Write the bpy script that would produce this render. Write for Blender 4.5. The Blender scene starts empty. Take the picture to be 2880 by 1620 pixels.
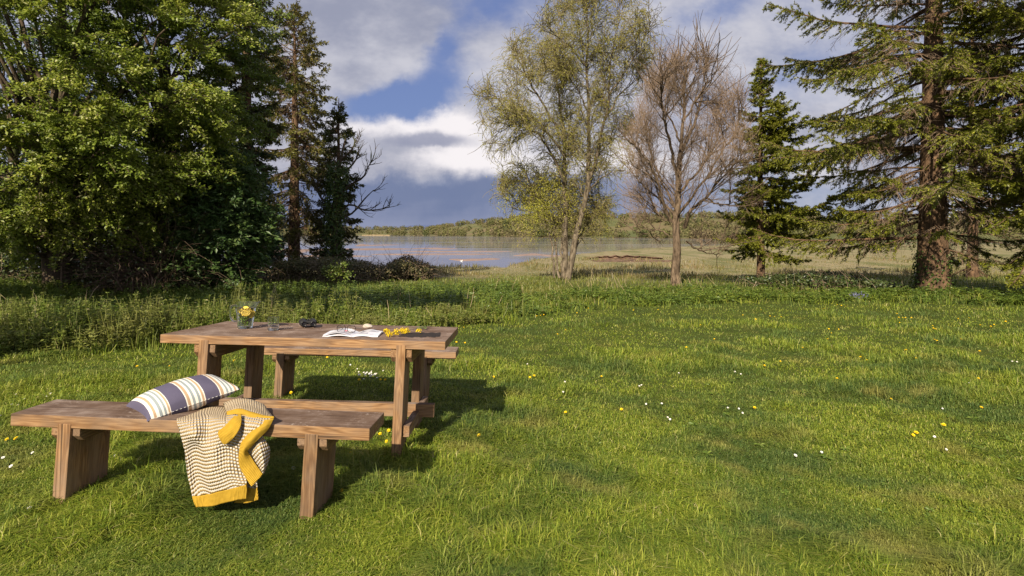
import bpy, bmesh, math, random
import numpy as np
from mathutils import Vector, Matrix, Euler
PI = math.pi
rng = np.random.default_rng(7)
random.seed(7)
S = bpy.context.scene
COL = S.collection
CH = 1.45                      # camera height; world origin is the lawn under the camera
F = 1520.0                     # focal length in pixels of the 2880 wide photograph
def PX(px, py, D):             # a pixel of the photograph at depth D -> world point
    return np.array([(px - 1440) / F * D, D, CH - (py - 658) / F * D])

# ------------------------------------------------------------------ mesh helpers
def mk(name, V, polys, mat=None, parent=None, smooth=False, uv=None):
    """polys: list of int arrays (n,k)"""
    me = bpy.data.meshes.new(name)
    V = np.asarray(V, np.float32)
    polys = [np.asarray(p, np.int32) for p in (polys if isinstance(polys, list) else [polys]) if len(p)]
    me.vertices.add(len(V)); me.vertices.foreach_set('co', V.ravel())
    li = np.concatenate([p.ravel() for p in polys])
    tot = np.concatenate([np.full(len(p), p.shape[1], np.int32) for p in polys])
    st = np.concatenate([[0], np.cumsum(tot)[:-1]]).astype(np.int32)
    me.loops.add(len(li)); me.loops.foreach_set('vertex_index', li)
    me.polygons.add(len(tot)); me.polygons.foreach_set('loop_start', st)
    me.polygons.foreach_set('use_smooth', np.full(len(tot), smooth, bool))
    if uv is not None:
        l = me.uv_layers.new(name='UVMap'); l.data.foreach_set('uv', np.asarray(uv, np.float32)[li].ravel())
    me.update(calc_edges=True)
    if mat: me.materials.append(mat)
    o = bpy.data.objects.new(name, me); COL.objects.link(o)
    if parent: o.parent = parent
    return o
def tag(o, label=None, cat=None, group=None, kind=None):
    if label: o['label'] = label
    if cat: o['category'] = cat
    if group: o['group'] = group
    if kind: o['kind'] = kind
    return o
def empty(name, loc=(0, 0, 0), rot=(0, 0, 0)):
    o = bpy.data.objects.new(name, None); COL.objects.link(o)
    o.location = loc; o.rotation_euler = rot; o.empty_display_size = .1
    return o
def unit(a):
    a = np.asarray(a, float); return a / np.maximum(np.linalg.norm(a, axis=-1, keepdims=True), 1e-9)

def tubes(P, R, sides=5, caps=False):
    """P (N,K,3) R (N,K)"""
    P = np.asarray(P, float); R = np.asarray(R, float); N, K, _ = P.shape
    T = np.empty_like(P); T[:, 1:-1] = P[:, 2:] - P[:, :-2]; T[:, 0] = P[:, 1] - P[:, 0]; T[:, -1] = P[:, -1] - P[:, -2]
    T = unit(T)
    m = unit(P[:, -1] - P[:, 0])
    ref = np.where(np.abs(m[:, 2:3]) > .8, np.array([[1., 0.13, 0]]), np.array([[0.07, 0.05, 1.]]))[:, None, :]
    A = unit(np.cross(T, ref)); B = np.cross(T, A)
    a = np.arange(sides) / sides * 2 * PI
    V = P[:, :, None, :] + R[:, :, None, None] * (np.cos(a)[None, None, :, None] * A[:, :, None, :] + np.sin(a)[None, None, :, None] * B[:, :, None, :])
    idx = np.arange(N * K * sides).reshape(N, K, sides)
    q = np.stack([idx[:, :-1], np.roll(idx, -1, 2)[:, :-1], np.roll(idx, -1, 2)[:, 1:], idx[:, 1:]], -1).reshape(-1, 4)
    return V.reshape(-1, 3), q
def cards(P, D, Nn, L, W, mid=.45, fold=0.0):
    """leaf shaped quads: base, side, tip, side"""
    P = np.asarray(P, float); D = unit(D); Sd = unit(np.cross(D, Nn)); n = len(P)
    L = np.broadcast_to(L, (n,))[:, None]; W = np.broadcast_to(W, (n,))[:, None]
    up = np.cross(Sd, D)
    V = np.empty((n, 4, 3)); V[:, 0] = P; V[:, 2] = P + D * L - up * L * fold
    c = P + D * L * mid
    V[:, 1] = c + Sd * W / 2; V[:, 3] = c - Sd * W / 2
    return V.reshape(-1, 3), np.arange(n * 4).reshape(-1, 4)
class Geo:
    def __init__(s): s.V = []; s.F = []; s.n = 0
    def add(s, VQ):
        V, q = VQ
        if len(V) == 0: return
        s.V.append(V); s.F.append(np.asarray(q) + s.n); s.n += len(V)
    def obj(s, name, mat, parent=None, smooth=False):
        by = {}
        for f in s.F: by.setdefault(f.shape[1], []).append(f)
        return mk(name, np.concatenate(s.V), [np.concatenate(v) for v in by.values()], mat, parent, smooth)
def rdir(n, g=rng): return unit(g.normal(size=(n, 3)))
def grow(P0, D0, L, K, wob, trop=(0, 0, 0), g=rng):
    P0 = np.atleast_2d(P0); n = len(P0); P = np.empty((n, K, 3)); P[:, 0] = P0; d = unit(np.atleast_2d(D0)).copy()
    L = np.broadcast_to(L, (n,))[:, None]; tr = np.asarray(trop, float)
    for k in range(1, K):
        d = unit(d + g.normal(size=(n, 3)) * wob + tr); P[:, k] = P[:, k - 1] + d * L / (K - 1)
    return P
def along(P, i, t):
    K = P.shape[1]; x = np.clip(t, 0, .999) * (K - 1); k = x.astype(int); f = (x - k)[:, None]
    return P[i, k] * (1 - f) + P[i, k + 1] * f, unit(P[i, k + 1] - P[i, k])
def spawn(P, n, t0, t1, ang, jit=.25, g=rng):
    """n children per path (float ok), at an angle from the parent"""
    N = len(P); cnt = g.poisson(n, N) if np.isscalar(n) else g.poisson(n)
    i = np.repeat(np.arange(N), cnt); t = g.uniform(t0, t1, len(i)); p, d = along(P, i, t)
    a = ang + g.normal(size=len(i)) * jit
    r = unit(np.cross(d, rdir(len(i), g)))
    return p, d * np.cos(a)[:, None] + r * np.sin(a)[:, None], t, i
def taper(n, K, r0, r1=.25):
    r0 = np.broadcast_to(r0, (n,))[:, None]; return r0 * np.linspace(1, r1, K)[None, :]
def resample(pts, K):
    pts = np.asarray(pts, float); n = len(pts)
    ext = np.vstack([2 * pts[0] - pts[1], pts, 2 * pts[-1] - pts[-2]])
    out = []
    for x in np.linspace(0, n - 1 - 1e-6, K):
        k = int(x); t = x - k; a, b, c, d = ext[k:k + 4]
        out.append(.5 * (2 * b + (c - a) * t + (2 * a - 5 * b + 4 * c - d) * t * t + (3 * b - a - 3 * c + d) * t ** 3))
    return np.array(out)
def vnoise(x, y, seed=0):     # smooth value noise in 0..1
    x = np.asarray(x, float); y = np.asarray(y, float)
    xi = np.floor(x).astype(np.int64); yi = np.floor(y).astype(np.int64); fx = x - xi; fy = y - yi
    fx = fx * fx * (3 - 2 * fx); fy = fy * fy * (3 - 2 * fy)
    def h(a, b):
        v = (a * 374761393 + b * 668265263 + seed * 1442695041) & 0xffffffff
        v = ((v ^ (v >> 13)) * 1274126177) & 0xffffffff
        return ((v ^ (v >> 16)) & 0xffff) / 65535.
    return (h(xi, yi) * (1 - fx) + h(xi + 1, yi) * fx) * (1 - fy) + (h(xi, yi + 1) * (1 - fx) + h(xi + 1, yi + 1) * fx) * fy
def fbm(x, y, seed=0, o=3): return sum(vnoise(x * 2 ** k, y * 2 ** k, seed + k) * .5 ** k for k in range(o)) / sum(.5 ** k for k in range(o))
def sstep(a, b, x): t = np.clip((x - a) / (b - a), 0, 1); return t * t * (3 - 2 * t)

# ------------------------------------------------------------------ materials
def M_new(name):
    m = bpy.data.materials.new(name); m.use_nodes = True; nt = m.node_tree; nt.nodes.clear()
    return m, nt
def N(nt, typ, **kw):
    n = nt.nodes.new(typ)
    for k, v in kw.items():
        if k.startswith('i_'):
            key = k[2:]; key = int(key) if key.isdigit() else key
            n.inputs[key].default_value = v
        else: setattr(n, k, v)
    return n
def LK(nt, a, b): nt.links.new(a, b)
def ramp(nt, fac, stops, interp='LINEAR'):
    r = nt.nodes.new('ShaderNodeValToRGB'); r.color_ramp.interpolation = interp
    e = r.color_ramp.elements
    while len(e) < len(stops): e.new(.5)
    for el, (p, c) in zip(e, stops): el.position = p; el.color = (*c, 1) if len(c) == 3 else c
    if fac is not None: nt.links.new(fac, r.inputs[0])
    return r.outputs[0]
def mixc(nt, fac, a, b, typ='MIX'):
    m = nt.nodes.new('ShaderNodeMix'); m.data_type = 'RGBA'; m.blend_type = typ
    for s, v in ((0, fac), (6, a), (7, b)):
        if isinstance(v, (int, float)): m.inputs[s].default_value = v
        elif isinstance(v, tuple): m.inputs[s].default_value = (*v, 1)
        else: nt.links.new(v, m.inputs[s])
    return m.outputs[2]
def math_(nt, op, a, b=None, clamp=False):
    m = nt.nodes.new('ShaderNodeMath'); m.operation = op; m.use_clamp = clamp
    for i, v in enumerate((a, b)):
        if v is None: continue
        if isinstance(v, (int, float)): m.inputs[i].default_value = v
        else: nt.links.new(v, m.inputs[i])
    return m.outputs[0]
def noise(nt, vec, scale, detail=3, rough=.55, out=0):
    n = N(nt, 'ShaderNodeTexNoise', i_Scale=scale, i_Detail=detail, i_Roughness=rough)
    if vec is not None: nt.links.new(vec, n.inputs['Vector'])
    return n.outputs[out]
def mapping(nt, vec, scale=(1, 1, 1), rot=(0, 0, 0), loc=(0, 0, 0)):
    m = N(nt, 'ShaderNodeMapping'); m.inputs['Scale'].default_value = scale; m.inputs['Rotation'].default_value = rot; m.inputs['Location'].default_value = loc
    nt.links.new(vec, m.inputs['Vector']); return m.outputs[0]
def bump(nt, h, strength=.4, dist=.01):
    b = N(nt, 'ShaderNodeBump', i_Strength=strength, i_Distance=dist); nt.links.new(h, b.inputs['Height']); return b.outputs[0]
def finish(nt, col, rough=.6, spec=.3, normal=None, transl=0.0, tcol=None, metal=0):
    p = N(nt, 'ShaderNodeBsdfPrincipled'); o = N(nt, 'ShaderNodeOutputMaterial')
    def put(k, v):
        if isinstance(v, (int, float)): p.inputs[k].default_value = v
        elif isinstance(v, tuple): p.inputs[k].default_value = (*v, 1)
        else: nt.links.new(v, p.inputs[k])
    put('Base Color', col); put('Roughness', rough); put('Specular IOR Level', spec); put('Metallic', metal)
    if normal is not None: nt.links.new(normal, p.inputs['Normal'])
    if transl > 0:
        t = N(nt, 'ShaderNodeBsdfTranslucent'); c = tcol if tcol is not None else col
        if isinstance(c, tuple): t.inputs[0].default_value = (*c, 1)
        else: nt.links.new(c, t.inputs[0])
        mx = N(nt, 'ShaderNodeMixShader', i_0=transl); LK(nt, p.outputs[0], mx.inputs[1]); LK(nt, t.outputs[0], mx.inputs[2]); LK(nt, mx.outputs[0], o.inputs[0])
    else: LK(nt, p.outputs[0], o.inputs[0])
    return p
def foliage(name, stops, clump=None, cscale=.8, rough=.45, spec=.35, transl=.3):
    """per leaf colour by island, larger tonal patches of leaf kind by position"""
    m, nt = M_new(name); g = N(nt, 'ShaderNodeNewGeometry')
    c = ramp(nt, g.outputs['Random Per Island'], stops)
    if clump:
        f = ramp(nt, noise(nt, g.outputs['Position'], cscale, 2), [(.38, (0, 0, 0)), (.62, (1, 1, 1))])
        c = mixc(nt, math_(nt, 'MULTIPLY', f, .75), c, clump)
    finish(nt, c, rough, spec, None, transl, mixc(nt, .35, c, (.20, .24, .02)) if transl > 0 else None)
    return m
def plain(name, col, rough=.5, spec=.4, metal=0, var=.12, scale=30, bmp=0.0):
    m, nt = M_new(name); tc = N(nt, 'ShaderNodeTexCoord'); n = noise(nt, tc.outputs['Object'], scale, 3)
    c = mixc(nt, n, tuple(x * (1 - var) for x in col), tuple(min(1, x * (1 + var)) for x in col))
    finish(nt, c, rough, spec, bump(nt, n, bmp, .002) if bmp else None, metal=metal); return m
def bark(name, c1, c2, scale=6, stretch=.25, moss=None):
    m, nt = M_new(name); tc = N(nt, 'ShaderNodeTexCoord'); v = mapping(nt, tc.outputs['Object'], (1, 1, stretch))
    n = noise(nt, v, scale, 5, .65); c = ramp(nt, n, [(.35, c1), (.65, c2)])
    if moss: c = mixc(nt, ramp(nt, noise(nt, tc.outputs['Object'], 2.2, 3), [(.5, (0, 0, 0)), (.62, (.8, .8, .8))]), c, moss)
    finish(nt, c, .9, .15, bump(nt, n, .9, .03)); return m
# ------------------------------------------------------------------ camera, light, sky
cam = bpy.data.cameras.new('camera'); co = bpy.data.objects.new('camera', cam); COL.objects.link(co)
co.location = (0, 0, CH); co.rotation_euler = (PI / 2, 0, 0)
cam.sensor_width = 36; cam.lens = F / 2880 * 36; cam.shift_y = -(810 - 658) / 2880
cam.clip_start = .05; cam.clip_end = 20000
S.camera = co
TS = Vector((-.505, -1.34, 1.0)).normalized()       # towards the sun
el = math.asin(TS.z); az = math.atan2(TS.x, TS.y)    # azimuth clockwise from +y
sun = bpy.data.lights.new('sun', 'SUN'); so = bpy.data.objects.new('sun', sun); COL.objects.link(so)
sun.energy = 5.0; sun.angle = math.radians(.53); sun.color = (1, .89, .71)
so.rotation_euler = Vector(-TS).to_track_quat('-Z', 'Y').to_euler(); so.location = (-20, -40, 40)
w = bpy.data.worlds.new('World'); S.world = w; w.use_nodes = True; nt = w.node_tree; nt.nodes.clear()
sky = N(nt, 'ShaderNodeTexSky', sky_type='NISHITA', sun_disc=False, sun_elevation=el, sun_rotation=az, air_density=1.0, dust_density=.6, ozone_density=2.5)
tc = N(nt, 'ShaderNodeTexCoord'); sep = N(nt, 'ShaderNodeSeparateXYZ'); LK(nt, tc.outputs['Generated'], sep.inputs[0])
X, Y, Z = sep.outputs
# heading and elevation of the sky direction
ya = math_(nt, 'MAXIMUM', math_(nt, 'ABSOLUTE', Y), .12)
U = math_(nt, 'DIVIDE', X, ya); Vv = math_(nt, 'DIVIDE', Z, ya)
cb = N(nt, 'ShaderNodeCombineXYZ'); LK(nt, U, cb.inputs[0]); LK(nt, Vv, cb.inputs[1]); LK(nt, math_(nt, 'GREATER_THAN', Y, 0), cb.inputs[2]); UV = cb.outputs[0]
# warped coordinates so that cloud edges billow
wn = N(nt, 'ShaderNodeTexNoise', i_Scale=9.0, i_Detail=5, i_Roughness=.6); LK(nt, UV, wn.inputs['Vector'])
wv = N(nt, 'ShaderNodeVectorMath', operation='SUBTRACT'); LK(nt, wn.outputs['Color'], wv.inputs[0]); wv.inputs[1].default_value = (.5, .5, .5)
ws = N(nt, 'ShaderNodeVectorMath', operation='SCALE'); LK(nt, wv.outputs[0], ws.inputs[0]); ws.inputs['Scale'].default_value = .12
wa = N(nt, 'ShaderNodeVectorMath', operation='ADD'); LK(nt, UV, wa.inputs[0]); LK(nt, ws.outputs[0], wa.inputs[1])
s2 = N(nt, 'ShaderNodeSeparateXYZ'); LK(nt, wa.outputs[0], s2.inputs[0]); WU, WV = s2.outputs[0], s2.outputs[1]
def blob(u, v, su, sv, pu=None, pv=None, rot=0):
    du = math_(nt, 'SUBTRACT', pu or WU, u); dv = math_(nt, 'SUBTRACT', pv or WV, v)
    if rot:
        c, s = math.cos(rot), math.sin(rot)
        a = math_(nt, 'ADD', math_(nt, 'MULTIPLY', du, c), math_(nt, 'MULTIPLY', dv, s)); b = math_(nt, 'SUBTRACT', math_(nt, 'MULTIPLY', dv, c), math_(nt, 'MULTIPLY', du, s)); du, dv = a, b
    du = math_(nt, 'DIVIDE', du, su); dv = math_(nt, 'DIVIDE', dv, sv)
    q = math_(nt, 'ADD', math_(nt, 'MULTIPLY', du, du), math_(nt, 'MULTIPLY', dv, dv))
    return math_(nt, 'POWER', 2.718, math_(nt, 'MULTIPLY', q, -1.0))
def rng01(x, a, b):
    m = N(nt, 'ShaderNodeMapRange', interpolation_type='SMOOTHSTEP', clamp=True); LK(nt, x, m.inputs[0]); m.inputs[1].default_value = a; m.inputs[2].default_value = b; return m.outputs[0]
def addn(*a):
    r = a[0]
    for b in a[1:]: r = math_(nt, 'ADD', r, b)
    return r
def mul(a, b): return math_(nt, 'MULTIPLY', a, b)
fine = noise(nt, mapping(nt, UV, (1, 1.7, 1)), 7, 7, .62)
soft = noise(nt, mapping(nt, UV, (1, 1.9, 1)), 2.6, 4, .55)
# lightly warped coordinates for the larger shapes
wh = N(nt, 'ShaderNodeVectorMath', operation='SCALE'); LK(nt, wv.outputs[0], wh.inputs[0]); wh.inputs['Scale'].default_value = .055
wb = N(nt, 'ShaderNodeVectorMath', operation='ADD'); LK(nt, UV, wb.inputs[0]); LK(nt, wh.outputs[0], wb.inputs[1])
s3 = N(nt, 'ShaderNodeSeparateXYZ'); LK(nt, wb.outputs[0], s3.inputs[0]); HU, HV = s3.outputs[0], s3.outputs[1]
mid = noise(nt, mapping(nt, UV, (1, 1.6, 1), (0, 0, .35)), 4.2, 5, .6)
# thin high cloud cover broken by a slanting blue gap
gap = addn(mul(blob(-.15, .278, .125, .055, rot=.5), 1.1), mul(blob(-.24, .250, .09, .028, rot=.15), .9), mul(blob(-.13, .355, .06, .028, rot=.9), .9), mul(blob(-.04, .43, .09, .035), .9), mul(blob(.36, .40, .10, .03, rot=.3), .8), mul(blob(.52, .30, .08, .03, rot=.4), .5), mul(blob(.05, .33, .05, .03), .3))
thick = addn(mul(blob(-.36, .40, .24, .10, HU, HV), 1.3), mul(blob(-.26, .35, .10, .05, HU, HV, .5), .9), mul(blob(.25, .33, .22, .08, HU, HV), .7), mul(blob(-.03, .34, .07, .035, HU, HV, .5), .6))
cover = rng01(addn(mul(fine, .5), mul(mid, .9), mul(thick, .45), mul(gap, -.46)), .22, .94)
base = mixc(nt, .72, sky.outputs[0], (1.75, 2.35, 5.1))
ccol = mixc(nt, rng01(addn(mul(mid, .8), mul(fine, .5), mul(blob(-.36, .40, .24, .10), -.22)), .42, .80), (3.4, 3.55, 4.5), (6.6, 6.5, 7.0))
col = mixc(nt, mul(cover, .90), base, ccol)
# white cumulus bank low over the water
top = math_(nt, 'ADD', .230, addn(mul(math_(nt, 'SUBTRACT', noise(nt, UV, 7, 6, .62), .5), .13), mul(blob(-.04, .2, .10, .3), .022)))
bank = mul(rng01(math_(nt, 'SUBTRACT', top, HV), -.014, .024), rng01(HV, .080, .115))
bright = math_(nt, 'ADD', addn(mul(blob(-.155, .205, .085, .026, HU, HV), 1.5), mul(blob(-.12, .135, .14, .018, HU, HV), .8), mul(blob(-.02, .155, .10, .03, HU, HV), .5), mul(blob(.22, .12, .3, .06), .45), mul(blob(-.30, .20, .06, .02), .4)), mul(math_(nt, 'SUBTRACT', fine, .5), 2.3))
bcol = mixc(nt, rng01(bright, -.25, 1.0), (4.2, 4.3, 5.2), (9.8, 9.3, 9.4))
col = mixc(nt, mul(bank, .96), col, bcol)
# one grey bellied cloud in front of it
dark = mul(mul(blob(-.155, .170, .085, .020, HU, HV), rng01(math_(nt, 'SUBTRACT', HV, .148), -.006, .012)), 1.5)
col = mixc(nt, mul(rng01(dark, .25, 1.2), .8), col, (2.9, 3.1, 4.3))
# rain dark stratus at the bottom
st = mul(rng01(math_(nt, 'ADD', WV, mul(math_(nt, 'SUBTRACT', soft, .5), .05)), .118, .080), rng01(math_(nt, 'ABSOLUTE', math_(nt, 'ADD', U, .17)), .75, .2))
streak = noise(nt, mapping(nt, UV, (.8, 9, 1)), 5, 3)
stc = mixc(nt, rng01(math_(nt, 'ADD', WV, mul(streak, .03)), .02, .085), (2.6, 2.95, 4.4), (1.65, 2.1, 3.6))
col = mixc(nt, mul(st, .93), col, stc)
bg = N(nt, 'ShaderNodeBackground', i_Strength=.064); LK(nt, col, bg.inputs[0])
ow = N(nt, 'ShaderNodeOutputWorld'); LK(nt, bg.outputs[0], ow.inputs[0])
S.view_settings.view_transform = 'Standard'; S.view_settings.look = 'None'; S.view_settings.exposure = .62; S.view_settings.gamma = 1
S.cycles.max_bounces = 20; S.cycles.transparent_max_bounces = 16; S.cycles.transmission_bounces = 20; S.cycles.diffuse_bounces = 3
S.cycles.use_denoising = True

# ------------------------------------------------------------------ terrain
WZ = CH - 2.75                                      # water level
def s_of(p): return (np.asarray(p, float) - 1288) / 1360
_s = s_of([-2000, 0, 1000, 1100, 1270, 1300, 1480, 1660, 1800, 2000, 2576, 4500])
_d = np.array([34, 36, 37.5, 39, 41, 48, 74, 104, 122, 130, 134, 138.])
_sf = s_of([-2000, 600, 900, 1100, 1290, 1600, 1890, 2100, 2576, 4500])
_df = np.array([700, 700, 900, 800, 470, 374, 250, 172, 165, 165.])
_st = s_of([-2000, 300, 900, 1000, 1090, 1180, 1290, 1400, 1700, 1890, 2100, 2576, 4500])
_ht = np.array([22, 20, 12, 10, 12, 26, 36, 42, 44, 42, 36, 30, 30.])    # hill top above the horizon, in pixels of 2576
def ground_z(x, y):
    x = np.asarray(x, float); y = np.asarray(y, float)
    yc = np.clip(y, -8, None)
    z = -1.386 - .0265 * (np.clip(x, -4, .5) + 1.0) - .035 * (np.clip(yc, -2, 6) - 2.66) - .010 * np.clip(yc - 6, 0, 8)
    b = np.interp(y, [14, 18, 21.6, 30, 38, 44, 60, 110, 300], [0, .10, .22, .62, .86, .92, .95, .93, .9])
    z = z - b + .02 * (fbm(x * .9, y * .9, 3) - .5)
    z = z + .25 * sstep(4, 9, -x - .2 * y) * sstep(3, 8, y) * sstep(30, 16, y)
    far = y > 8
    s = np.where(far, x / np.maximum(y, 1), 0)
    sh = np.interp(s, _s, _d) + 2.2 * (fbm(x * .35, y * .12, 11) - .5)
    df = np.interp(s, _sf, _df)
    k = np.where(far, sstep(-.4, .4, (y - sh)), 0)
    z = z * (1 - k) + (-3.6) * k
    hz = np.interp(s, _st, _ht) / 1360 * (1.55 * df)
    rise = -2.70 + (hz + 2.7) * sstep(1.03, 1.6, y / df) * (.85 + .3 * fbm(s * 14, y / df * 3, 5))
    k2 = np.where(far, sstep(.985, 1.0, y / df), 0)
    z = z * (1 - k2) + rise * k2
    return z + CH
ys = np.concatenate([np.arange(-14, 24, .3), 24 * 1.027 ** np.arange(0, 165)])
sc_ = np.concatenate([np.linspace(-2.6, -1.1, 40), np.linspace(-1.08, 1.08, 260), np.linspace(1.1, 2.6, 40)])
YY, SS = np.meshgrid(ys, sc_, indexing='ij'); XX = SS * np.sqrt(YY ** 2 + 36)
ZZ = ground_z(XX, YY)
idx = np.arange(YY.size).reshape(YY.shape)
q = np.stack([idx[:-1, :-1], idx[:-1, 1:], idx[1:, 1:], idx[1:, :-1]], -1).reshape(-1, 4)
m, nt = M_new('ground'); g = N(nt, 'ShaderNodeNewGeometry'); P = g.outputs['Position']
sp = N(nt, 'ShaderNodeSeparateXYZ'); LK(nt, P, sp.inputs[0])
n1 = noise(nt, P, 1.3, 5, .6); n2 = noise(nt, P, 22, 4, .7)
lawn = mixc(nt, ramp(nt, n1, [(.35, (0, 0, 0)), (.65, (1, 1, 1))]), (.045, .070, .011), (.080, .105, .015))
lawn = mixc(nt, ramp(nt, n2, [(.45, (0, 0, 0)), (.7, (1, 1, 1))]), lawn, (.060, .050, .018))
nm = noise(nt, mapping(nt, P, (.12, .035, 1)), 3, 6, .65)
marsh = ramp(nt, nm, [(.36, (.12, .125, .045)), (.47, (.20, .18, .085)), (.56, (.27, .22, .125)), (.68, (.18, .165, .07))])
mp = N(nt, 'ShaderNodeMapRange', clamp=True); LK(nt, math_(nt, 'ADD', sp.outputs[1], math_(nt, 'MULTIPLY', n1, 6)), mp.inputs[0]); mp.inputs[1].default_value = 20; mp.inputs[2].default_value = 29
c = mixc(nt, mp.outputs[0], lawn, marsh)
fld = ramp(nt, noise(nt, mapping(nt, P, (.006, .006, 0)), 3, 2), [(.40, (.10, .11, .042)), (.5, (.14, .135, .055)), (.58, (.16, .125, .065))])
mf = N(nt, 'ShaderNodeMapRange', clamp=True); LK(nt, sp.outputs[1], mf.inputs[0]); mf.inputs[1].default_value = 150; mf.inputs[2].default_value = 175
c = mixc(nt, mf.outputs[0], c, fld)
# bare mud wherever the land is steep or just above the water
ns = N(nt, 'ShaderNodeSeparateXYZ'); LK(nt, g.outputs['True Normal'], ns.inputs[0])
low = N(nt, 'ShaderNodeMapRange', clamp=True); LK(nt, sp.outputs[2], low.inputs[0]); low.inputs[1].default_value = WZ + .13; low.inputs[2].default_value = WZ + .05
stp = N(nt, 'ShaderNodeMapRange', clamp=True); LK(nt, ns.outputs[2], stp.inputs[0]); stp.inputs[1].default_value = .96; stp.inputs[2].default_value = .85
mud = math_(nt, 'MAXIMUM', low.outputs[0], stp.outputs[0])
c = mixc(nt, mud, c, mixc(nt, n1, (.10, .06, .035), (.22, .15, .095)))
finish(nt, c, .95, .1, bump(nt, n2, .6, .03))
GROUND = mk('ground', np.stack([XX, YY, ZZ], -1).reshape(-1, 3), q, m, smooth=True)
tag(GROUND, 'sloping mown lawn running down to grey green salt marsh and far fields', 'ground', kind='structure')

m, nt = M_new('water'); g = N(nt, 'ShaderNodeNewGeometry'); P = g.outputs['Position']
h = math_(nt, 'ADD', noise(nt, mapping(nt, P, (.35, 1.0, 1)), 1.6, 4, .6), noise(nt, mapping(nt, P, (.03, .10, 1)), 1.0, 3))
patch = ramp(nt, noise(nt, mapping(nt, P, (.010, .05, 1)), 1.0, 3), [(.4, (0.03, 0.03, 0.03)), (.6, (.10, .10, .10))])
finish(nt, mixc(nt, noise(nt, mapping(nt, P, (.006, .03, 1)), 2, 3), (.26, .24, .24), (.33, .29, .27)), patch, .5, bump(nt, h, .065, .02))
a = 6000.
WAT = mk('water', [(-a, 24, WZ), (a, 24, WZ), (a, 1600, WZ), (-a, 1600, WZ)], np.array([[0, 1, 2, 3]]), m)
tag(WAT, 'calm grey lavender estuary water beyond the lawn', 'water', kind='structure')

# sandbanks standing just out of the water
sandm, nt = M_new('wet_sand'); g = N(nt, 'ShaderNodeNewGeometry')
finish(nt, ramp(nt, noise(nt, mapping(nt, g.outputs['Position'], (.2, .6, 1)), 2, 5, .6), [(.35, (.20, .125, .085)), (.65, (.33, .22, .155))]), .5, .3)
def sandbank(px0, px1, py, th, seed):
    D = (CH - WZ) * 1360 / (py - 588.5); x0, x1 = (px0 - 1288) / 1360 * D, (px1 - 1288) / 1360 * D
    dy = th / (py - 588.5) * D; n = 70
    t = np.linspace(0, 1, n); xs = x0 + (x1 - x0) * t
    prof = np.sin(PI * t) ** .6
    yo = D + dy * .5 * prof * (.6 + .9 * vnoise(t * 7, t * 0, seed)); yi = D - dy * .5 * prof * (.6 + .9 * vnoise(t * 6, t * 0 + 3, seed)) 
    sway = dy * 1.2 * (vnoise(t * 2.5, t * 0 + 8, seed) - .5)
    R = []
    for f, hz in ((0, -.05), (.2, .04), (.5, .10), (.8, .05), (1, -.05)):
        R.append(np.stack([xs, yi + (yo - yi) * f + sway, WZ + hz * np.minimum(1, prof * 1.5) + 0 * xs - .0], -1))
    V = np.concatenate(R); i = np.arange(len(V)).reshape(5, n)
    o = mk('sandbank', V, np.stack([i[:-1, :-1], i[:-1, 1:], i[1:, 1:], i[1:, :-1]], -1).reshape(-1, 4), sandm, smooth=True)
    tag(o, kind='structure'); return o
for k, a in enumerate([(640, 1045, 627, 7), (880, 1010, 616, 3), (1030, 1150, 626, 4), (1010, 1290, 632.5, 2.0), (930, 1240, 640, 3), (1130, 1260, 651.5, 7), (600, 930, 646, 5), (1290, 1420, 642, 6), (600, 800, 632, 6)]):
    sandbank(*a, 20 + k)

# far moor on the skyline, distance haze painted into its blue colour
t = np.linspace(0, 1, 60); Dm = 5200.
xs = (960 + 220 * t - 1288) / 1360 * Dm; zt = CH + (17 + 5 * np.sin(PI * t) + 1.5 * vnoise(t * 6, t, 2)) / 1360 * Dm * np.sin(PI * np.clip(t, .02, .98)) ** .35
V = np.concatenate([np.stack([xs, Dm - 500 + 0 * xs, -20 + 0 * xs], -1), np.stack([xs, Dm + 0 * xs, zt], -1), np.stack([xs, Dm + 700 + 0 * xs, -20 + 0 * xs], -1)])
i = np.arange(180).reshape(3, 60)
tag(mk('hills', V, np.stack([i[:-1, :-1], i[:-1, 1:], i[1:, 1:], i[1:, :-1]], -1).reshape(-1, 4), plain('haze_blue_moor', (.10, .13, .24), .9, .1), smooth=True), kind='structure')
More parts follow.
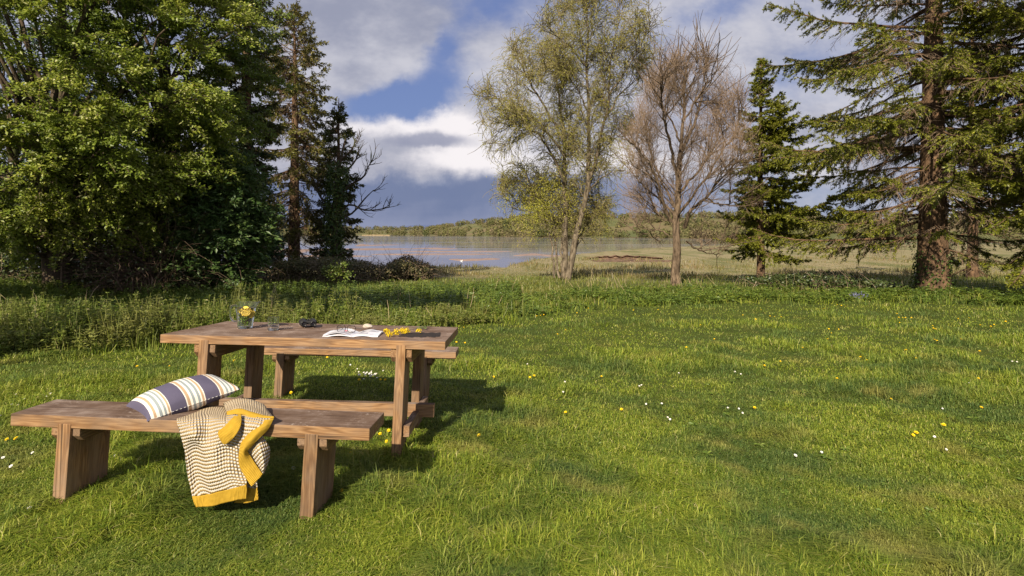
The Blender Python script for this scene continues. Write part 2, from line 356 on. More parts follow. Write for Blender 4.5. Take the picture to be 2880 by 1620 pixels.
# ------------------------------------------------------------------ timber table and benches
def wood(name, axis, top_grey=.75):
    m, nt = M_new(name); tc = N(nt, 'ShaderNodeTexCoord'); oi = N(nt, 'ShaderNodeObjectInfo'); g = N(nt, 'ShaderNodeNewGeometry')
    va = N(nt, 'ShaderNodeVectorMath', operation='ADD'); LK(nt, tc.outputs['Object'], va.inputs[0])
    vs = N(nt, 'ShaderNodeVectorMath', operation='SCALE'); vs.inputs[0].default_value = (7.1, 3.7, 5.3); LK(nt, oi.outputs['Random'], vs.inputs['Scale']); LK(nt, vs.outputs[0], va.inputs[1])
    sc1 = [9, 9, 9]; sc1[axis] = .8; sc2 = [110, 110, 110]; sc2[axis] = 4
    big = noise(nt, mapping(nt, va.outputs[0], tuple(sc1)), 1.6, 3, .5)
    ring = math_(nt, 'FRACT', math_(nt, 'MULTIPLY', big, 11))
    ring = math_(nt, 'ABSOLUTE', math_(nt, 'SUBTRACT', ring, .5))
    fib = noise(nt, mapping(nt, va.outputs[0], tuple(sc2)), 1, 4, .7)
    blot = noise(nt, va.outputs[0], 5, 4, .6)
    c = ramp(nt, math_(nt, 'ADD', math_(nt, 'MULTIPLY', ring, .95), math_(nt, 'MULTIPLY', fib, .65)), [(.12, (.100, .047, .019)), (.45, (.205, .106, .045)), (.80, (.335, .195, .093))])
    c = mixc(nt, ramp(nt, blot, [(.42, (0, 0, 0)), (.68, (.7, .7, .7))]), c, (.15, .10, .065))
    c = mixc(nt, ramp(nt, noise(nt, mapping(nt, va.outputs[0], tuple(2.2 if k != axis else .9 for k in range(3))), 3, 3), [(.46, (0, 0, 0)), (.66, (.6, .6, .6))]), c, (.25, .175, .12))
    crk = ramp(nt, noise(nt, mapping(nt, va.outputs[0], tuple(70 if k != axis else 1.3 for k in range(3))), 1, 2), [(.30, (1, 1, 1)), (.36, (0, 0, 0))])
    c = mixc(nt, math_(nt, 'MULTIPLY', crk, .75), c, (.05, .03, .018))
    # weathered grey brown where the board faces the rain
    sp = N(nt, 'ShaderNodeSeparateXYZ'); LK(nt, g.outputs['True Normal'], sp.inputs[0])
    up = N(nt, 'ShaderNodeMapRange', clamp=True); LK(nt, sp.outputs[2], up.inputs[0]); up.inputs[1].default_value = .75; up.inputs[2].default_value = .95; up.inputs[4].default_value = top_grey + .12
    gr = ramp(nt, math_(nt, 'ADD', math_(nt, 'MULTIPLY', fib, .55), math_(nt, 'MULTIPLY', blot, .6)), [(.38, (.052, .032, .023)), (.52, (.100, .063, .045)), (.62, (.175, .122, .094)), (.72, (.31, .24, .20))])
    spk = ramp(nt, noise(nt, va.outputs[0], 42, 6, .75), [(.54, (0, 0, 0)), (.66, (.75, .75, .75))])
    spk = math_(nt, 'MULTIPLY', spk, ramp(nt, noise(nt, va.outputs[0], 6, 2), [(.48, (0, 0, 0)), (.62, (1, 1, 1))]))
    gr = mixc(nt, spk, gr, (.42, .35, .30))
    gr = mixc(nt, math_(nt, 'MULTIPLY', crk, .8), gr, (.03, .02, .015)); c = mixc(nt, up.outputs[0], c, gr)
    tone = math_(nt, 'ADD', .82, math_(nt, 'MULTIPLY', oi.outputs['Random'], .36)); cc = N(nt, 'ShaderNodeCombineColor'); [LK(nt, tone, cc.inputs[k]) for k in range(3)]
    c = mixc(nt, 1.0, c, cc.outputs[0], 'MULTIPLY')
    hh = math_(nt, 'ADD', math_(nt, 'MULTIPLY', fib, .7), math_(nt, 'MULTIPLY', ring, .3))
    finish(nt, c, .78, .25, bump(nt, hh, .55, .004)); return m
WX, WY, WV_ = wood('timber_long', 0), wood('timber_cross', 1), wood('timber_upright', 2, .3)
def rotm(y, p, r): return Matrix.Rotation(y, 4, 'Z') @ Matrix.Rotation(p, 4, 'X') @ Matrix.Rotation(r, 4, 'Y')
def poly_prism(name, prof, axis, a0, a1, mat, parent, bev=.004, shear=None):
    """prof: 2D outline in the two other axes (in axis order), extruded along axis from a0 to a1"""
    bm = bmesh.new()
    def pt(a, p):
        v = [0, 0, 0]; o = [i for i in range(3) if i != axis]; v[axis] = a; v[o[0]] = p[0]; v[o[1]] = p[1]; return v
    A = [bm.verts.new(pt(a0, p)) for p in prof]; B = [bm.verts.new(pt(a1, p)) for p in prof]
    n = len(prof); bm.faces.new(A); bm.faces.new(B[::-1])
    for i in range(n): bm.faces.new((A[i], B[i], B[(i + 1) % n], A[(i + 1) % n]))
    bmesh.ops.recalc_face_normals(bm, faces=bm.faces)
    if bev: bmesh.ops.bevel(bm, geom=list(bm.edges), offset=bev, segments=2, affect='EDGES', profile=.6)
    if shear:
        for v in bm.verts: v.co.x += shear * v.co.z
    me = bpy.data.meshes.new(name); bm.to_mesh(me); bm.free(); me.materials.append(mat)
    o = bpy.data.objects.new(name, me); COL.objects.link(o); o.parent = parent; return o
def box(name, x0, x1, y0, y1, z0, z1, mat, parent, bev=.004, shear=None):
    return poly_prism(name, [(x0, y0), (x1, y0), (x1, y1), (x0, y1)], 2, z0, z1, mat, parent, bev, shear)
def bearer(x0, x1, y0, y1, z0, z1, cut, parent):
    return poly_prism('bearer', [(y0, z1), (y0, z0 + cut), (y0 + cut, z0), (y1 - cut, z0), (y1, z0 + cut), (y1, z1)], 0, x0, x1, WY, parent, .003)
# table: local frame has the middle of the front top edge at the origin
TC = Vector((-1.3196, 3.4072, -.6564 + CH)); TR = rotm(-.0023, -.0534, .0251); TW, TT = .795, .053
TM = Matrix.Translation(TC) @ TR
table = empty('picnic_table'); table.matrix_world = TM
tag(table, 'brown timber picnic table on lawn, set with jug, magazine and yellow flowers', 'table')
def boards():
    bm = bmesh.new(); w_ = TW / 3
    for k in range(3):
        y0, y1 = k * w_ + (.0015 if k else 0), (k + 1) * w_ - (.0015 if k < 2 else 0)
        vs = [bm.verts.new(p) for p in [(-.9, y0, -TT), (.9, y0, -TT), (.9, y1, -TT), (-.9, y1, -TT), (-.9, y0, -.0012 * k), (.9, y0, -.0012 * k), (.9, y1, -.0012 * k), (-.9, y1, -.0012 * k)]]
        for f in ((3, 2, 1, 0), (4, 5, 6, 7), (0, 1, 5, 4), (1, 2, 6, 5), (2, 3, 7, 6), (3, 0, 4, 7)): bm.faces.new([vs[i] for i in f])
    bmesh.ops.bevel(bm, geom=list(bm.edges), offset=.004, segments=2, affect='EDGES', profile=.6)
    me = bpy.data.meshes.new('tabletop'); bm.to_mesh(me); bm.free(); me.materials.append(WX)
    o = bpy.data.objects.new('tabletop', me); COL.objects.link(o); o.parent = table; return o
boards()
for sx in (-1, 1):
    xc = .622 * sx
    for y0, y1 in ((-.003, .175), (TW - .175, TW - .005)):
        box('leg', xc - .0295, xc + .0295, y0, y1, -.84, -TT + .024, WV_, table, .003, .012)
    for s in (-1, 1):
        xb = xc + s * (.0295 + .0195); bearer(xb - .0175, xb + .0175, .012, TW - .02, -TT - .088, -TT - .0015, .035, table)
    xo = xc + sx * .052 - .006; box('cross_rail', xo - .021, xo + .021, .02, TW - .02, -.602, -.532, WY, table, .003)
box('stretcher', -.79, .79, .372, .424, -.577, -.489, WX, table, .003)
# scorched patch on the tabletop
def T2(px, py, h=0.0):
    """pixel -> point on the tabletop (world), h above it"""
    o = Vector((0, 0, CH)); d = Vector(((px - 1440) / F, 1, -(py - 658) / F)); n = TM.to_3x3() @ Vector((0, 0, 1)); p = TC + n * h
    return o + d * ((p - o).dot(n) / d.dot(n))
def TL(px, py, h=0.0): return TM.inverted() @ T2(px, py, h)
Z3 = lambda x, y: (800 + x * .20186, 850 + y * .20186)
Z2 = lambda x, y: (420 + x * .19324, 820 + y * .19324)
def bench(c, R, W, T, L=1.8, shear=.03, lx=.619):
    b = empty('timber_bench'); b.matrix_world = Matrix.Translation(c) @ R
    box('seat', -L / 2, L / 2, 0, W, -T, 0, WX, b, .005)
    for sx in (-1, 1):
        xc = lx * sx
        box('leg', xc - .033, xc + .033, -.003, W + .002, -.54, -T + .022, WV_, b, .003, shear)
        for s in (-1, 1):
            xb = xc + s * (.033 + .0215); bearer(xb - .0185 - .002, xb + .0185 - .002, .008, W - .01, -T - .066, -T - .0015, .028, b)
    return b
BC = Vector((-1.5856, 2.6425, -.9142 + CH)); BR = rotm(-.039, -.0261, .0265)
BM = Matrix.Translation(BC) @ BR
b1 = bench(BC, BR, .2585, .061)
tag(b1, 'weathered timber bench in front of the table, with striped cushion and blanket on it', 'bench', 'timber benches beside the picnic table')
b2 = empty('timber_bench'); b2.matrix_world = Matrix.Translation((-1.385, 4.68, -1.003 + CH)) @ rotm(0, -.03, .023)
for ch in list(b1.children):
    c_ = ch.copy(); COL.objects.link(c_); c_.parent = b2
tag(b2, 'bare timber bench standing behind the picnic table, seen under its top', 'bench', 'timber benches beside the picnic table')

# ------------------------------------------------------------------ striped cushion
def cushion():
    st = [(0, 'p'), (.045, 'w'), (.075, 't'), (.105, 'w'), (.135, 'g'), (.165, 'w'), (.185, 'g'), (.21, 'w'), (.225, 't'), (.243, 'w'), (.252, 'p'), (.42, 'w'), (.432, 't'), (.462, 'w'), (.485, 'g'), (.512, 'w'), (.54, 'g'), (.567, 'w'), (.585, 't'), (.608, 'w'), (.618, 'p'), (.775, 'w'), (.787, 't'), (.82, 'w'), (.845, 'g'), (.87, 'w'), (.89, 'g'), (.912, 'w'), (.93, 't'), (.955, 'w'), (.975, 'p')]
    cl = {'p': (.095, .085, .130), 'w': (.74, .69, .60), 't': (.42, .29, .18), 'g': (.26, .29, .29)}
    m, nt = M_new('striped_cotton'); uv = N(nt, 'ShaderNodeUVMap'); sp = N(nt, 'ShaderNodeSeparateXYZ'); LK(nt, uv.outputs[0], sp.inputs[0])
    c = ramp(nt, sp.outputs[0], [(p, cl[k]) for p, k in st], 'CONSTANT')
    wv = noise(nt, mapping(nt, uv.outputs[0], (60, 400, 1)), 1, 2); w2 = noise(nt, mapping(nt, uv.outputs[0], (260, 14, 1)), 1, 3)
    c = mixc(nt, .55, c, mixc(nt, math_(nt, 'ADD', math_(nt, 'MULTIPLY', wv, .5), math_(nt, 'MULTIPLY', w2, .5)), (.55, .55, .55), (1.5, 1.5, 1.5)), 'MULTIPLY')
    finish(nt, c, .85, .15, bump(nt, wv, .3, .001))
    n = 48; a, b, h = .245, .165, .088
    u, v = np.meshgrid(np.linspace(-1, 1, n), np.linspace(-1, 1, n), indexing='ij')
    x = a * u * (1 - .075 * (1 - v * v) * u * u); y = b * v * (1 - .10 * (1 - u * u) * v * v)
    t = h * (np.clip((1 - u ** 2) * (1 - v ** 2), 0, 1)) ** .42
    rip = .004 * np.sin(9 * u + 2 * v) * (np.abs(v) ** 3) + .003 * (fbm(u * 4 + 9, v * 4, 5) - .5) * 2
    top = np.stack([x, y, t * 1.15 + rip * (t > 0)], -1).reshape(-1, 3); bot = np.stack([x, y, -t * .75 + rip * (t > 0)], -1).reshape(-1, 3)
    V = np.concatenate([top, bot]); i = np.arange(n * n).reshape(n, n)
    q = np.stack([i[:-1, :-1], i[1:, :-1], i[1:, 1:], i[:-1, 1:]], -1).reshape(-1, 4)
    uv_ = np.stack([(u + 1) / 2, (v + 1) / 2], -1).reshape(-1, 2)
    FL = Vector(PX(413, 1186, 2.64)); FR = Vector(PX(677, 1094, 2.93)); BL = Vector(PX(352, 1142, 2.85))
    ex = (FR - FL).normalized(); ey = (BL - FL).normalized(); ez = ex.cross(ey).normalized()
    sc = (FR - FL).length / (2 * a); sy = (BL - FL).length / (2 * b); c0 = FL + ex * a * sc + ey * b * sy
    W = lambda Q: np.outer(Q[:, 0] * sc, ex) + np.outer(Q[:, 1] * sy, ey) + np.outer(Q[:, 2] * sc, ez)
    o = mk('striped_cushion', W(V), [q, q[:, ::-1] + n * n], m, None, True, np.concatenate([uv_, uv_])); o.location = c0
    tag(o, 'cushion striped in purple, cream, tan and grey lying on the front bench', 'cushion')
    P = np.stack([x[:, 0], y[:, 0] - .001, rip[:, 0] * 0], -1)[2:-2]
    P = W(P); s = Geo()
    for k in range(0, len(P) - 2, 2): s.add(tubes(P[None, k:k + 2], np.full((1, 2), .0009), 4))
    s.obj('seam_stitching', plain('white_thread', (.8, .77, .7), .8), o)
cushion()

# ------------------------------------------------------------------ knitted blanket
def blanket():
    m, nt = M_new('striped_knit'); uv = N(nt, 'ShaderNodeUVMap'); sp = N(nt, 'ShaderNodeSeparateXYZ'); LK(nt, uv.outputs[0], sp.inputs[0])
    U_, V_ = sp.outputs[0], sp.outputs[1]
    bumpu = math_(nt, 'SINE', math_(nt, 'MULTIPLY', U_, 2 * PI / .013))
    row = math_(nt, 'FRACT', math_(nt, 'ADD', math_(nt, 'DIVIDE', V_, .0165), math_(nt, 'MULTIPLY', bumpu, .07)))
    c = ramp(nt, row, [(0, (.60, .55, .48)), (.38, (.54, .49, .42)), (.47, (.36, .27, .16)), (.58, (.46, .31, .11)), (.75, (.43, .29, .10)), (.84, (.27, .22, .17)), (.96, (.29, .24, .19)), (1, (.60, .55, .48))])
    hgt = math_(nt, 'ADD', math_(nt, 'SINE', math_(nt, 'MULTIPLY', row, PI)), math_(nt, 'MULTIPLY', bumpu, .4))
    finish(nt, c, .95, .1, bump(nt, hgt, .9, .006))
    y, nt = M_new('mustard_rib'); uv = N(nt, 'ShaderNodeUVMap'); sp = N(nt, 'ShaderNodeSeparateXYZ'); LK(nt, uv.outputs[0], sp.inputs[0])
    rb = math_(nt, 'SINE', math_(nt, 'MULTIPLY', sp.outputs[0], 2 * PI / .006)); tc = N(nt, 'ShaderNodeTexCoord')
    finish(nt, mixc(nt, noise(nt, tc.outputs['Object'], 60, 4, .7), (.46, .27, .025), (.62, .39, .05)), .95, .1, bump(nt, rb, .7, .003))
    root = empty('knitted_blanket', tuple(PX(620, 1200, 2.7)))
    tag(root, 'cream and grey knitted blanket with mustard border draped over the front bench', 'blanket')
    off = np.array(root.location)
    z5 = lambda x, yy, D: PX(340 + x * .27603, 1040 + yy * .27603, D) - off
    def sheet(rows, nu=40, nv=40):
        R = np.array([[z5(*p) for p in r] for r in rows])
        A = np.array([resample(r, nu) for r in R]); B = np.stack([resample(A[:, j], nv) for j in range(nu)], 1)   # nv,nu,3
        uu = np.zeros((nv, nu)); uu[:, 1:] = np.cumsum(np.linalg.norm(np.diff(B, axis=1), axis=-1), 1); uu -= uu[:, nu // 2:nu // 2 + 1]
        vv = np.zeros((nv, nu)); vv[1:] = np.cumsum(np.linalg.norm(np.diff(B, axis=0), axis=-1), 0)
        vv = vv * .35 + vv.mean(1, keepdims=True) * .65
        B = B + (fbm(uu * 25 + 3, vv * 14, 4)[..., None] - .5) * np.array([0, -.016, 0])
        return B, np.stack([uu, vv], -1)
    def mesh(name, parts, mat, par, th=.0045):
        V, UVs, Q, n = [], [], [], 0
        for B, t in parts:
            nv, nu, _ = B.shape; i = np.arange(nv * nu).reshape(nv, nu) + n
            Q.append(np.stack([i[:-1, :-1], i[1:, :-1], i[1:, 1:], i[:-1, 1:]], -1).reshape(-1, 4)); V.append(B.reshape(-1, 3)); UVs.append(t.reshape(-1, 2)); n += nv * nu
        o = mk(name, np.concatenate(V), [np.concatenate(Q)], mat, par, True, np.concatenate(UVs))
        s = o.modifiers.new('thickness', 'SOLIDIFY'); s.thickness = th; s.offset = 0
        return o
    A = [[(600, 470, 2.80), (760, 425, 2.82), (900, 385, 2.84), (1010, 380, 2.84), (1110, 400, 2.82)],
         [(585, 490, 2.70), (750, 470, 2.69), (890, 440, 2.73), (1040, 450, 2.70), (1180, 470, 2.70)],
         [(572, 525, 2.635), (740, 520, 2.62), (900, 500, 2.645), (1060, 520, 2.60), (1228, 540, 2.63)],
         [(605, 650, 2.60), (750, 660, 2.56), (900, 640, 2.605), (1050, 650, 2.565), (1235, 660, 2.60)],
         [(640, 800, 2.59), (765, 805, 2.60), (900, 800, 2.56), (1060, 790, 2.575), (1235, 800, 2.60)],
         [(665, 960, 2.59), (780, 970, 2.605), (910, 960, 2.55), (1080, 950, 2.565), (1245, 930, 2.59)],
         [(690, 1110, 2.585), (800, 1115, 2.60), (940, 1110, 2.55), (1110, 1090, 2.56), (1268, 1070, 2.58)],
         [(725, 1290, 2.58), (850, 1275, 2.585), (1000, 1240, 2.555), (1140, 1210, 2.55), (1285, 1163, 2.565)],
         [(770, 1400, 2.575), (900, 1390, 2.575), (1020, 1365, 2.56), (1150, 1335, 2.55), (1283, 1310, 2.565)]]
    Ab, At = sheet(A, 60, 97); k = 84
    H = [[(1040, 420, 2.87), (1150, 375, 2.87), (1280, 360, 2.87), (1400, 380, 2.87), (1480, 430, 2.85)],
         [(1050, 335, 2.82), (1180, 300, 2.82), (1310, 303, 2.82), (1440, 350, 2.82), (1515, 440, 2.79)],
         [(1065, 390, 2.76), (1190, 355, 2.74), (1320, 375, 2.73), (1450, 425, 2.72), (1540, 468, 2.71)],
         [(1080, 428, 2.70), (1200, 398, 2.68), (1320, 430, 2.66), (1440, 465, 2.64), (1558, 480, 2.63)],
         [(1085, 468, 2.68), (1200, 452, 2.655), (1320, 478, 2.635), (1440, 503, 2.62), (1552, 508, 2.625)]]
    Hb, Ht = sheet(H, 40, 41); kh = 30
    C = [[(1215, 440, 2.665), (1330, 468, 2.64), (1430, 490, 2.625), (1545, 500, 2.625)], [(1222, 560, 2.615), (1300, 570, 2.59), (1390, 570, 2.585), (1470, 580, 2.60)], [(1205, 750, 2.59), (1245, 740, 2.585), (1290, 730, 2.58), (1340, 720, 2.58)]]
    Bk = [[(1290, 790, 2.60), (1380, 700, 2.61), (1425, 640, 2.63)], [(1320, 880, 2.60), (1410, 800, 2.575), (1505, 770, 2.62)], [(1370, 960, 2.60), (1440, 900, 2.575), (1520, 850, 2.62)], [(1410, 1020, 2.60), (1455, 990, 2.58), (1497, 950, 2.61)], [(1440, 1065, 2.59), (1448, 1060, 2.59), (1458, 1050, 2.60)]]
    G = [[(1085, 465, 2.66), (1140, 460, 2.63), (1200, 460, 2.62)], [(1055, 545, 2.60), (1080, 545, 2.585), (1110, 545, 2.58)], [(995, 635, 2.575), (1005, 636, 2.57), (1015, 638, 2.565)]]
    Bh = [[(1240, 1040, 2.62), (1330, 1080, 2.615), (1390, 1130, 2.62)], [(1265, 1200, 2.62), (1330, 1203, 2.61), (1394, 1203, 2.62)], [(1150, 1358, 2.61), (1290, 1352, 2.60), (1406, 1318, 2.615)]]
    Hb2, Ht2 = sheet(Bh, 24, 33)
    mesh('knit_panel', [(Ab[:k + 1], At[:k + 1]), (Hb[:kh + 1], Ht[:kh + 1]), sheet(C), sheet(Bk, 24, 40), sheet(G, 16, 24), (Hb2[:17], Ht2[:17])], m, root)
    mesh('trim', [(Ab[k:], At[k:])], y, root, .006)
    mesh('trim', [(Hb[kh:], Ht[kh:])], y, root, .006)
    mesh('trim', [(Hb2[16:], Ht2[16:])], y, root, .006)
    E = [[(1440, 515, 2.62), (1500, 508, 2.61), (1562, 492, 2.625)], [(1360, 588, 2.59), (1430, 600, 2.575), (1502, 603, 2.60)], [(1268, 690, 2.575), (1335, 705, 2.56), (1400, 708, 2.58)], [(1220, 765, 2.57), (1268, 785, 2.555), (1312, 800, 2.57)],
         [(1203, 890, 2.565), (1245, 865, 2.55), (1290, 842, 2.575)], [(1215, 1000, 2.565), (1285, 965, 2.57), (1350, 930, 2.585)], [(1270, 1100, 2.56), (1340, 1055, 2.57), (1408, 1008, 2.585)], [(1335, 1186, 2.555), (1392, 1125, 2.565), (1446, 1062, 2.58)]]
    Eb, Et = sheet(E, 20, 60); mesh('trim', [(Eb, Et[..., ::-1])], y, root, .005)
    Fp = [[(1180, 455, 2.63), (1205, 455, 2.625), (1225, 458, 2.62)], [(1120, 510, 2.59), (1175, 520, 2.582), (1226, 555, 2.58)], [(1060, 575, 2.568), (1130, 600, 2.560), (1190, 640, 2.562)], [(990, 640, 2.556), (1070, 680, 2.552), (1130, 712, 2.556)], [(1030, 735, 2.556), (1045, 748, 2.555), (1062, 760, 2.556)]]
    Fb, Ft = sheet(Fp, 20, 30); mesh('trim', [(Fb, Ft[..., ::-1])], y, root, .005)
blanket()
# ------------------------------------------------------------------ things on the table
def glassmat(name, ior=1.47, col=(1, 1, 1), rough=0.0):
    m, nt = M_new(name); p = N(nt, 'ShaderNodeBsdfPrincipled'); o = N(nt, 'ShaderNodeOutputMaterial')
    p.inputs['Base Color'].default_value = (*col, 1); p.inputs['Transmission Weight'].default_value = 1; p.inputs['Roughness'].default_value = rough; p.inputs['IOR'].default_value = ior
    LK(nt, p.outputs[0], o.inputs[0]); return m
GLASS, WATERG = glassmat('clear_glass', 1.45, (.93, .96, .95)), glassmat('drink_water', 1.33)
def lathe(prof, n=40):
    a = np.arange(n) / n * 2 * PI; pr = []
    for (r0, z0), (r1, z1) in zip(prof[:-1], prof[1:]):      # holding loops close to every corner
        l = math.hypot(r1 - r0, z1 - z0); pr.append((r0, z0))
        if l > .004: k = .0009 / l; pr += [(r0 + (r1 - r0) * t, z0 + (z1 - z0) * t) for t in ((k, .5, 1 - k) if l > .012 else (k, 1 - k))]
    pr = np.asarray(pr + [prof[-1]], float)
    V = np.stack([pr[:, None, 0] * np.cos(a), pr[:, None, 0] * np.sin(a), np.broadcast_to(pr[:, 1:2], (len(pr), n))], -1).reshape(-1, 3)
    i = np.arange(len(V)).reshape(len(pr), n); q = np.stack([i[:-1], np.roll(i, -1, 1)[:-1], np.roll(i, -1, 1)[1:], i[1:]], -1).reshape(-1, 4)
    return V, q
MINT = foliage('mint_leaf', [(0, (.22, .40, .03)), (1, (.48, .66, .10))], transl=.4)
LEMON = plain('lemon_flesh', (.85, .60, .06), .4, .4, var=.2, scale=60)
LEMR = plain('orange_slice', (.88, .55, .05), .4, .4, var=.2, scale=60)
tn = TM.to_3x3() @ Vector((0, 0, 1))
def on_table(name, px, py, h=0., rz=0):
    o = empty(name); o.matrix_world = Matrix.Translation(T2(px, py, h)) @ TM.to_3x3().to_4x4() @ Matrix.Rotation(rz, 4, 'Z'); return o
def slice_mesh(r, t):
    V, q = lathe([(0.0005, -t / 2), (r * .9, -t / 2), (r, -t / 3), (r, t / 3), (r * .9, t / 2), (.0005, t / 2)], 24); return V, q
def jug():
    r = on_table('water_jug', *Z2(1392, 532))
    tag(r, 'clear glass jug of water with lemon and mint on the picnic table', 'jug')
    Hh = .182; out = [(.0005, 0), (.044, 0), (.049, .004), (.054, .05), (.062, .11), (.069, .15), (.074, Hh)]
    inn = [(.0715, Hh + .001), (.066, .15), (.059, .11), (.051, .05), (.046, .014), (.0005, .013)]
    V, q = lathe(out + inn, 56)
    hz = np.clip((V[:, 2] - .125) / (Hh - .125), 0, 1); ang = np.arctan2(V[:, 1], V[:, 0])
    k = np.exp(-(ang / .42) ** 2) * hz ** 1.6
    V[:, 0] += .030 * k; V[:, 2] += .012 * k; V[:, 1] *= 1 - .25 * k
    flute = 1 - .015 * np.abs(np.sin(ang * 5)) * (V[:, 2] < .12) * (V[:, 2] > .003); V[:, :2] *= flute[:, None]
    b = mk('glass_body', V, q, GLASS, r, True)
    hp = resample([(-.064, 0, .152), (-.085, 0, .158), (-.108, 0, .148), (-.112, 0, .115), (-.105, 0, .075), (-.085, 0, .050), (-.055, 0, .046)], 24)
    V, q = tubes(hp[None], np.full((1, 24), .0062), 10); mk('handle', V, q, GLASS, r, True)
    lv = .143
    mk('water_fill', *lathe([(.0005, .0125), (.0465, .0135), (.0517, .05), (.0597, .11), (.0655, lv), (.0005, lv)], 48), WATERG, r, True)
    for p, rot, mt, R_ in (((.012, -.02, .115), (1.2, .2, .1), LEMR, .031), ((.02, .012, .10), (1.35, -.3, .5), LEMON, .030), ((-.006, .0, .126), (1.0, .5, -.4), LEMON, .029)):
        V, q = slice_mesh(R_, .006); o = mk('lemon_slice', V, q, mt, r, True); o.location = p; o.rotation_euler = rot
    g = Geo(); st = np.array([[.005, -.01, .03], [.012, -.02, .06], [.02, -.025, .09]]); g.add(tubes(resample(st, 6)[None], np.full((1, 6), .0015), 5))
    n = 34; P = np.array([.008, -.022, .035]) + rng.uniform(-1, 1, (n, 3)) * [.022, .014, .0] + np.stack([np.zeros(n), np.zeros(n), rng.uniform(0, .055, n)], -1)
    g.add(cards(P, rdir(n) * [1, .6, .6] + [0.2, -.1, .1], rdir(n), rng.uniform(.022, .034, n), .018)); g.obj('mint_sprig', MINT, r)
jug()
def tumbler():
    r = on_table('water_glass', *Z2(1802, 560))
    tag(r, 'small clear tumbler of water with mint leaves, beside the glass jug', 'glass')
    V, q = lathe([(.0005, 0), (.033, 0), (.0355, .003), (.037, .088), (.0362, .0895), (.0348, .088), (.0335, .012), (.0005, .011)], 40); mk('glass_body', V, q, GLASS, r, True)
    mk('water_fill', *lathe([(.0005, .0105), (.0338, .0115), (.0346, .046), (.0005, .046)], 40), WATERG, r, True)
    g = Geo(); n = 14; a = rng.uniform(0, 2 * PI, n); P = np.stack([.018 * np.cos(a), .018 * np.sin(a), rng.uniform(.036, .05, n)], -1)
    g.add(cards(P, np.stack([np.cos(a + 1), np.sin(a + 1), .2 * np.ones(n)], -1), rdir(n) * .4 + [0, 0, 1], .024, .013)); g.obj('mint_sprig', MINT, r)
tumbler()
BLK = plain('black_rubber', (.018, .017, .016), .55, .4, var=.3, scale=200, bmp=.3); BLK2 = plain('black_metal', (.012, .012, .012), .3, .5)
LENSG = plain('coated_lens', (.02, .015, .03), .05, .8)
def tube_part(name, prof, mat, par, loc, n=28):
    V, q = lathe(prof, n); V = V[:, [0, 2, 1]] * [1, 1, 1]   # axis along local y
    o = mk(name, V, q[:, ::-1], mat, par, True); o.location = loc; return o
def binoculars():
    r = on_table('binoculars', *Z3(330, 345), 0, .42)
    tag(r, 'black binoculars lying on the picnic table with eyepieces towards the front', 'binoculars')
    for s in (-1, 1):
        x = .033 * s
        tube_part('barrel', [(.0005, .0), (.019, .0), (.023, .006), (.0245, .03), (.025, .062), (.0265, .085), (.0268, .11), (.0235, .112), (.0225, .100), (.0005, .099)], BLK, r, (x * 1.05, -.02, .0275))
        tube_part('eyepiece', [(.0005, .010), (.0135, .010), (.0145, .0), (.0185, .0), (.0195, .006), (.0185, .012), (.0195, .018), (.0185, .026), (.017, .032), (.0005, .034)], BLK2, r, (x * .97, -.052, .029))
        tube_part('glass_lens', [(.0005, .0), (.008, .001), (.0138, .003)], LENSG, r, (x * .97, -.0425, .029))
    box('bridge', -.022, .022, -.012, .05, .018, .045, BLK, r, .007)
    tube_part('focus_wheel', [(.0005, 0), (.0095, 0), (.0105, .003), (.0105, .017), (.0095, .02), (.0005, .02)], BLK2, r, (0, -.005, .047))
binoculars()
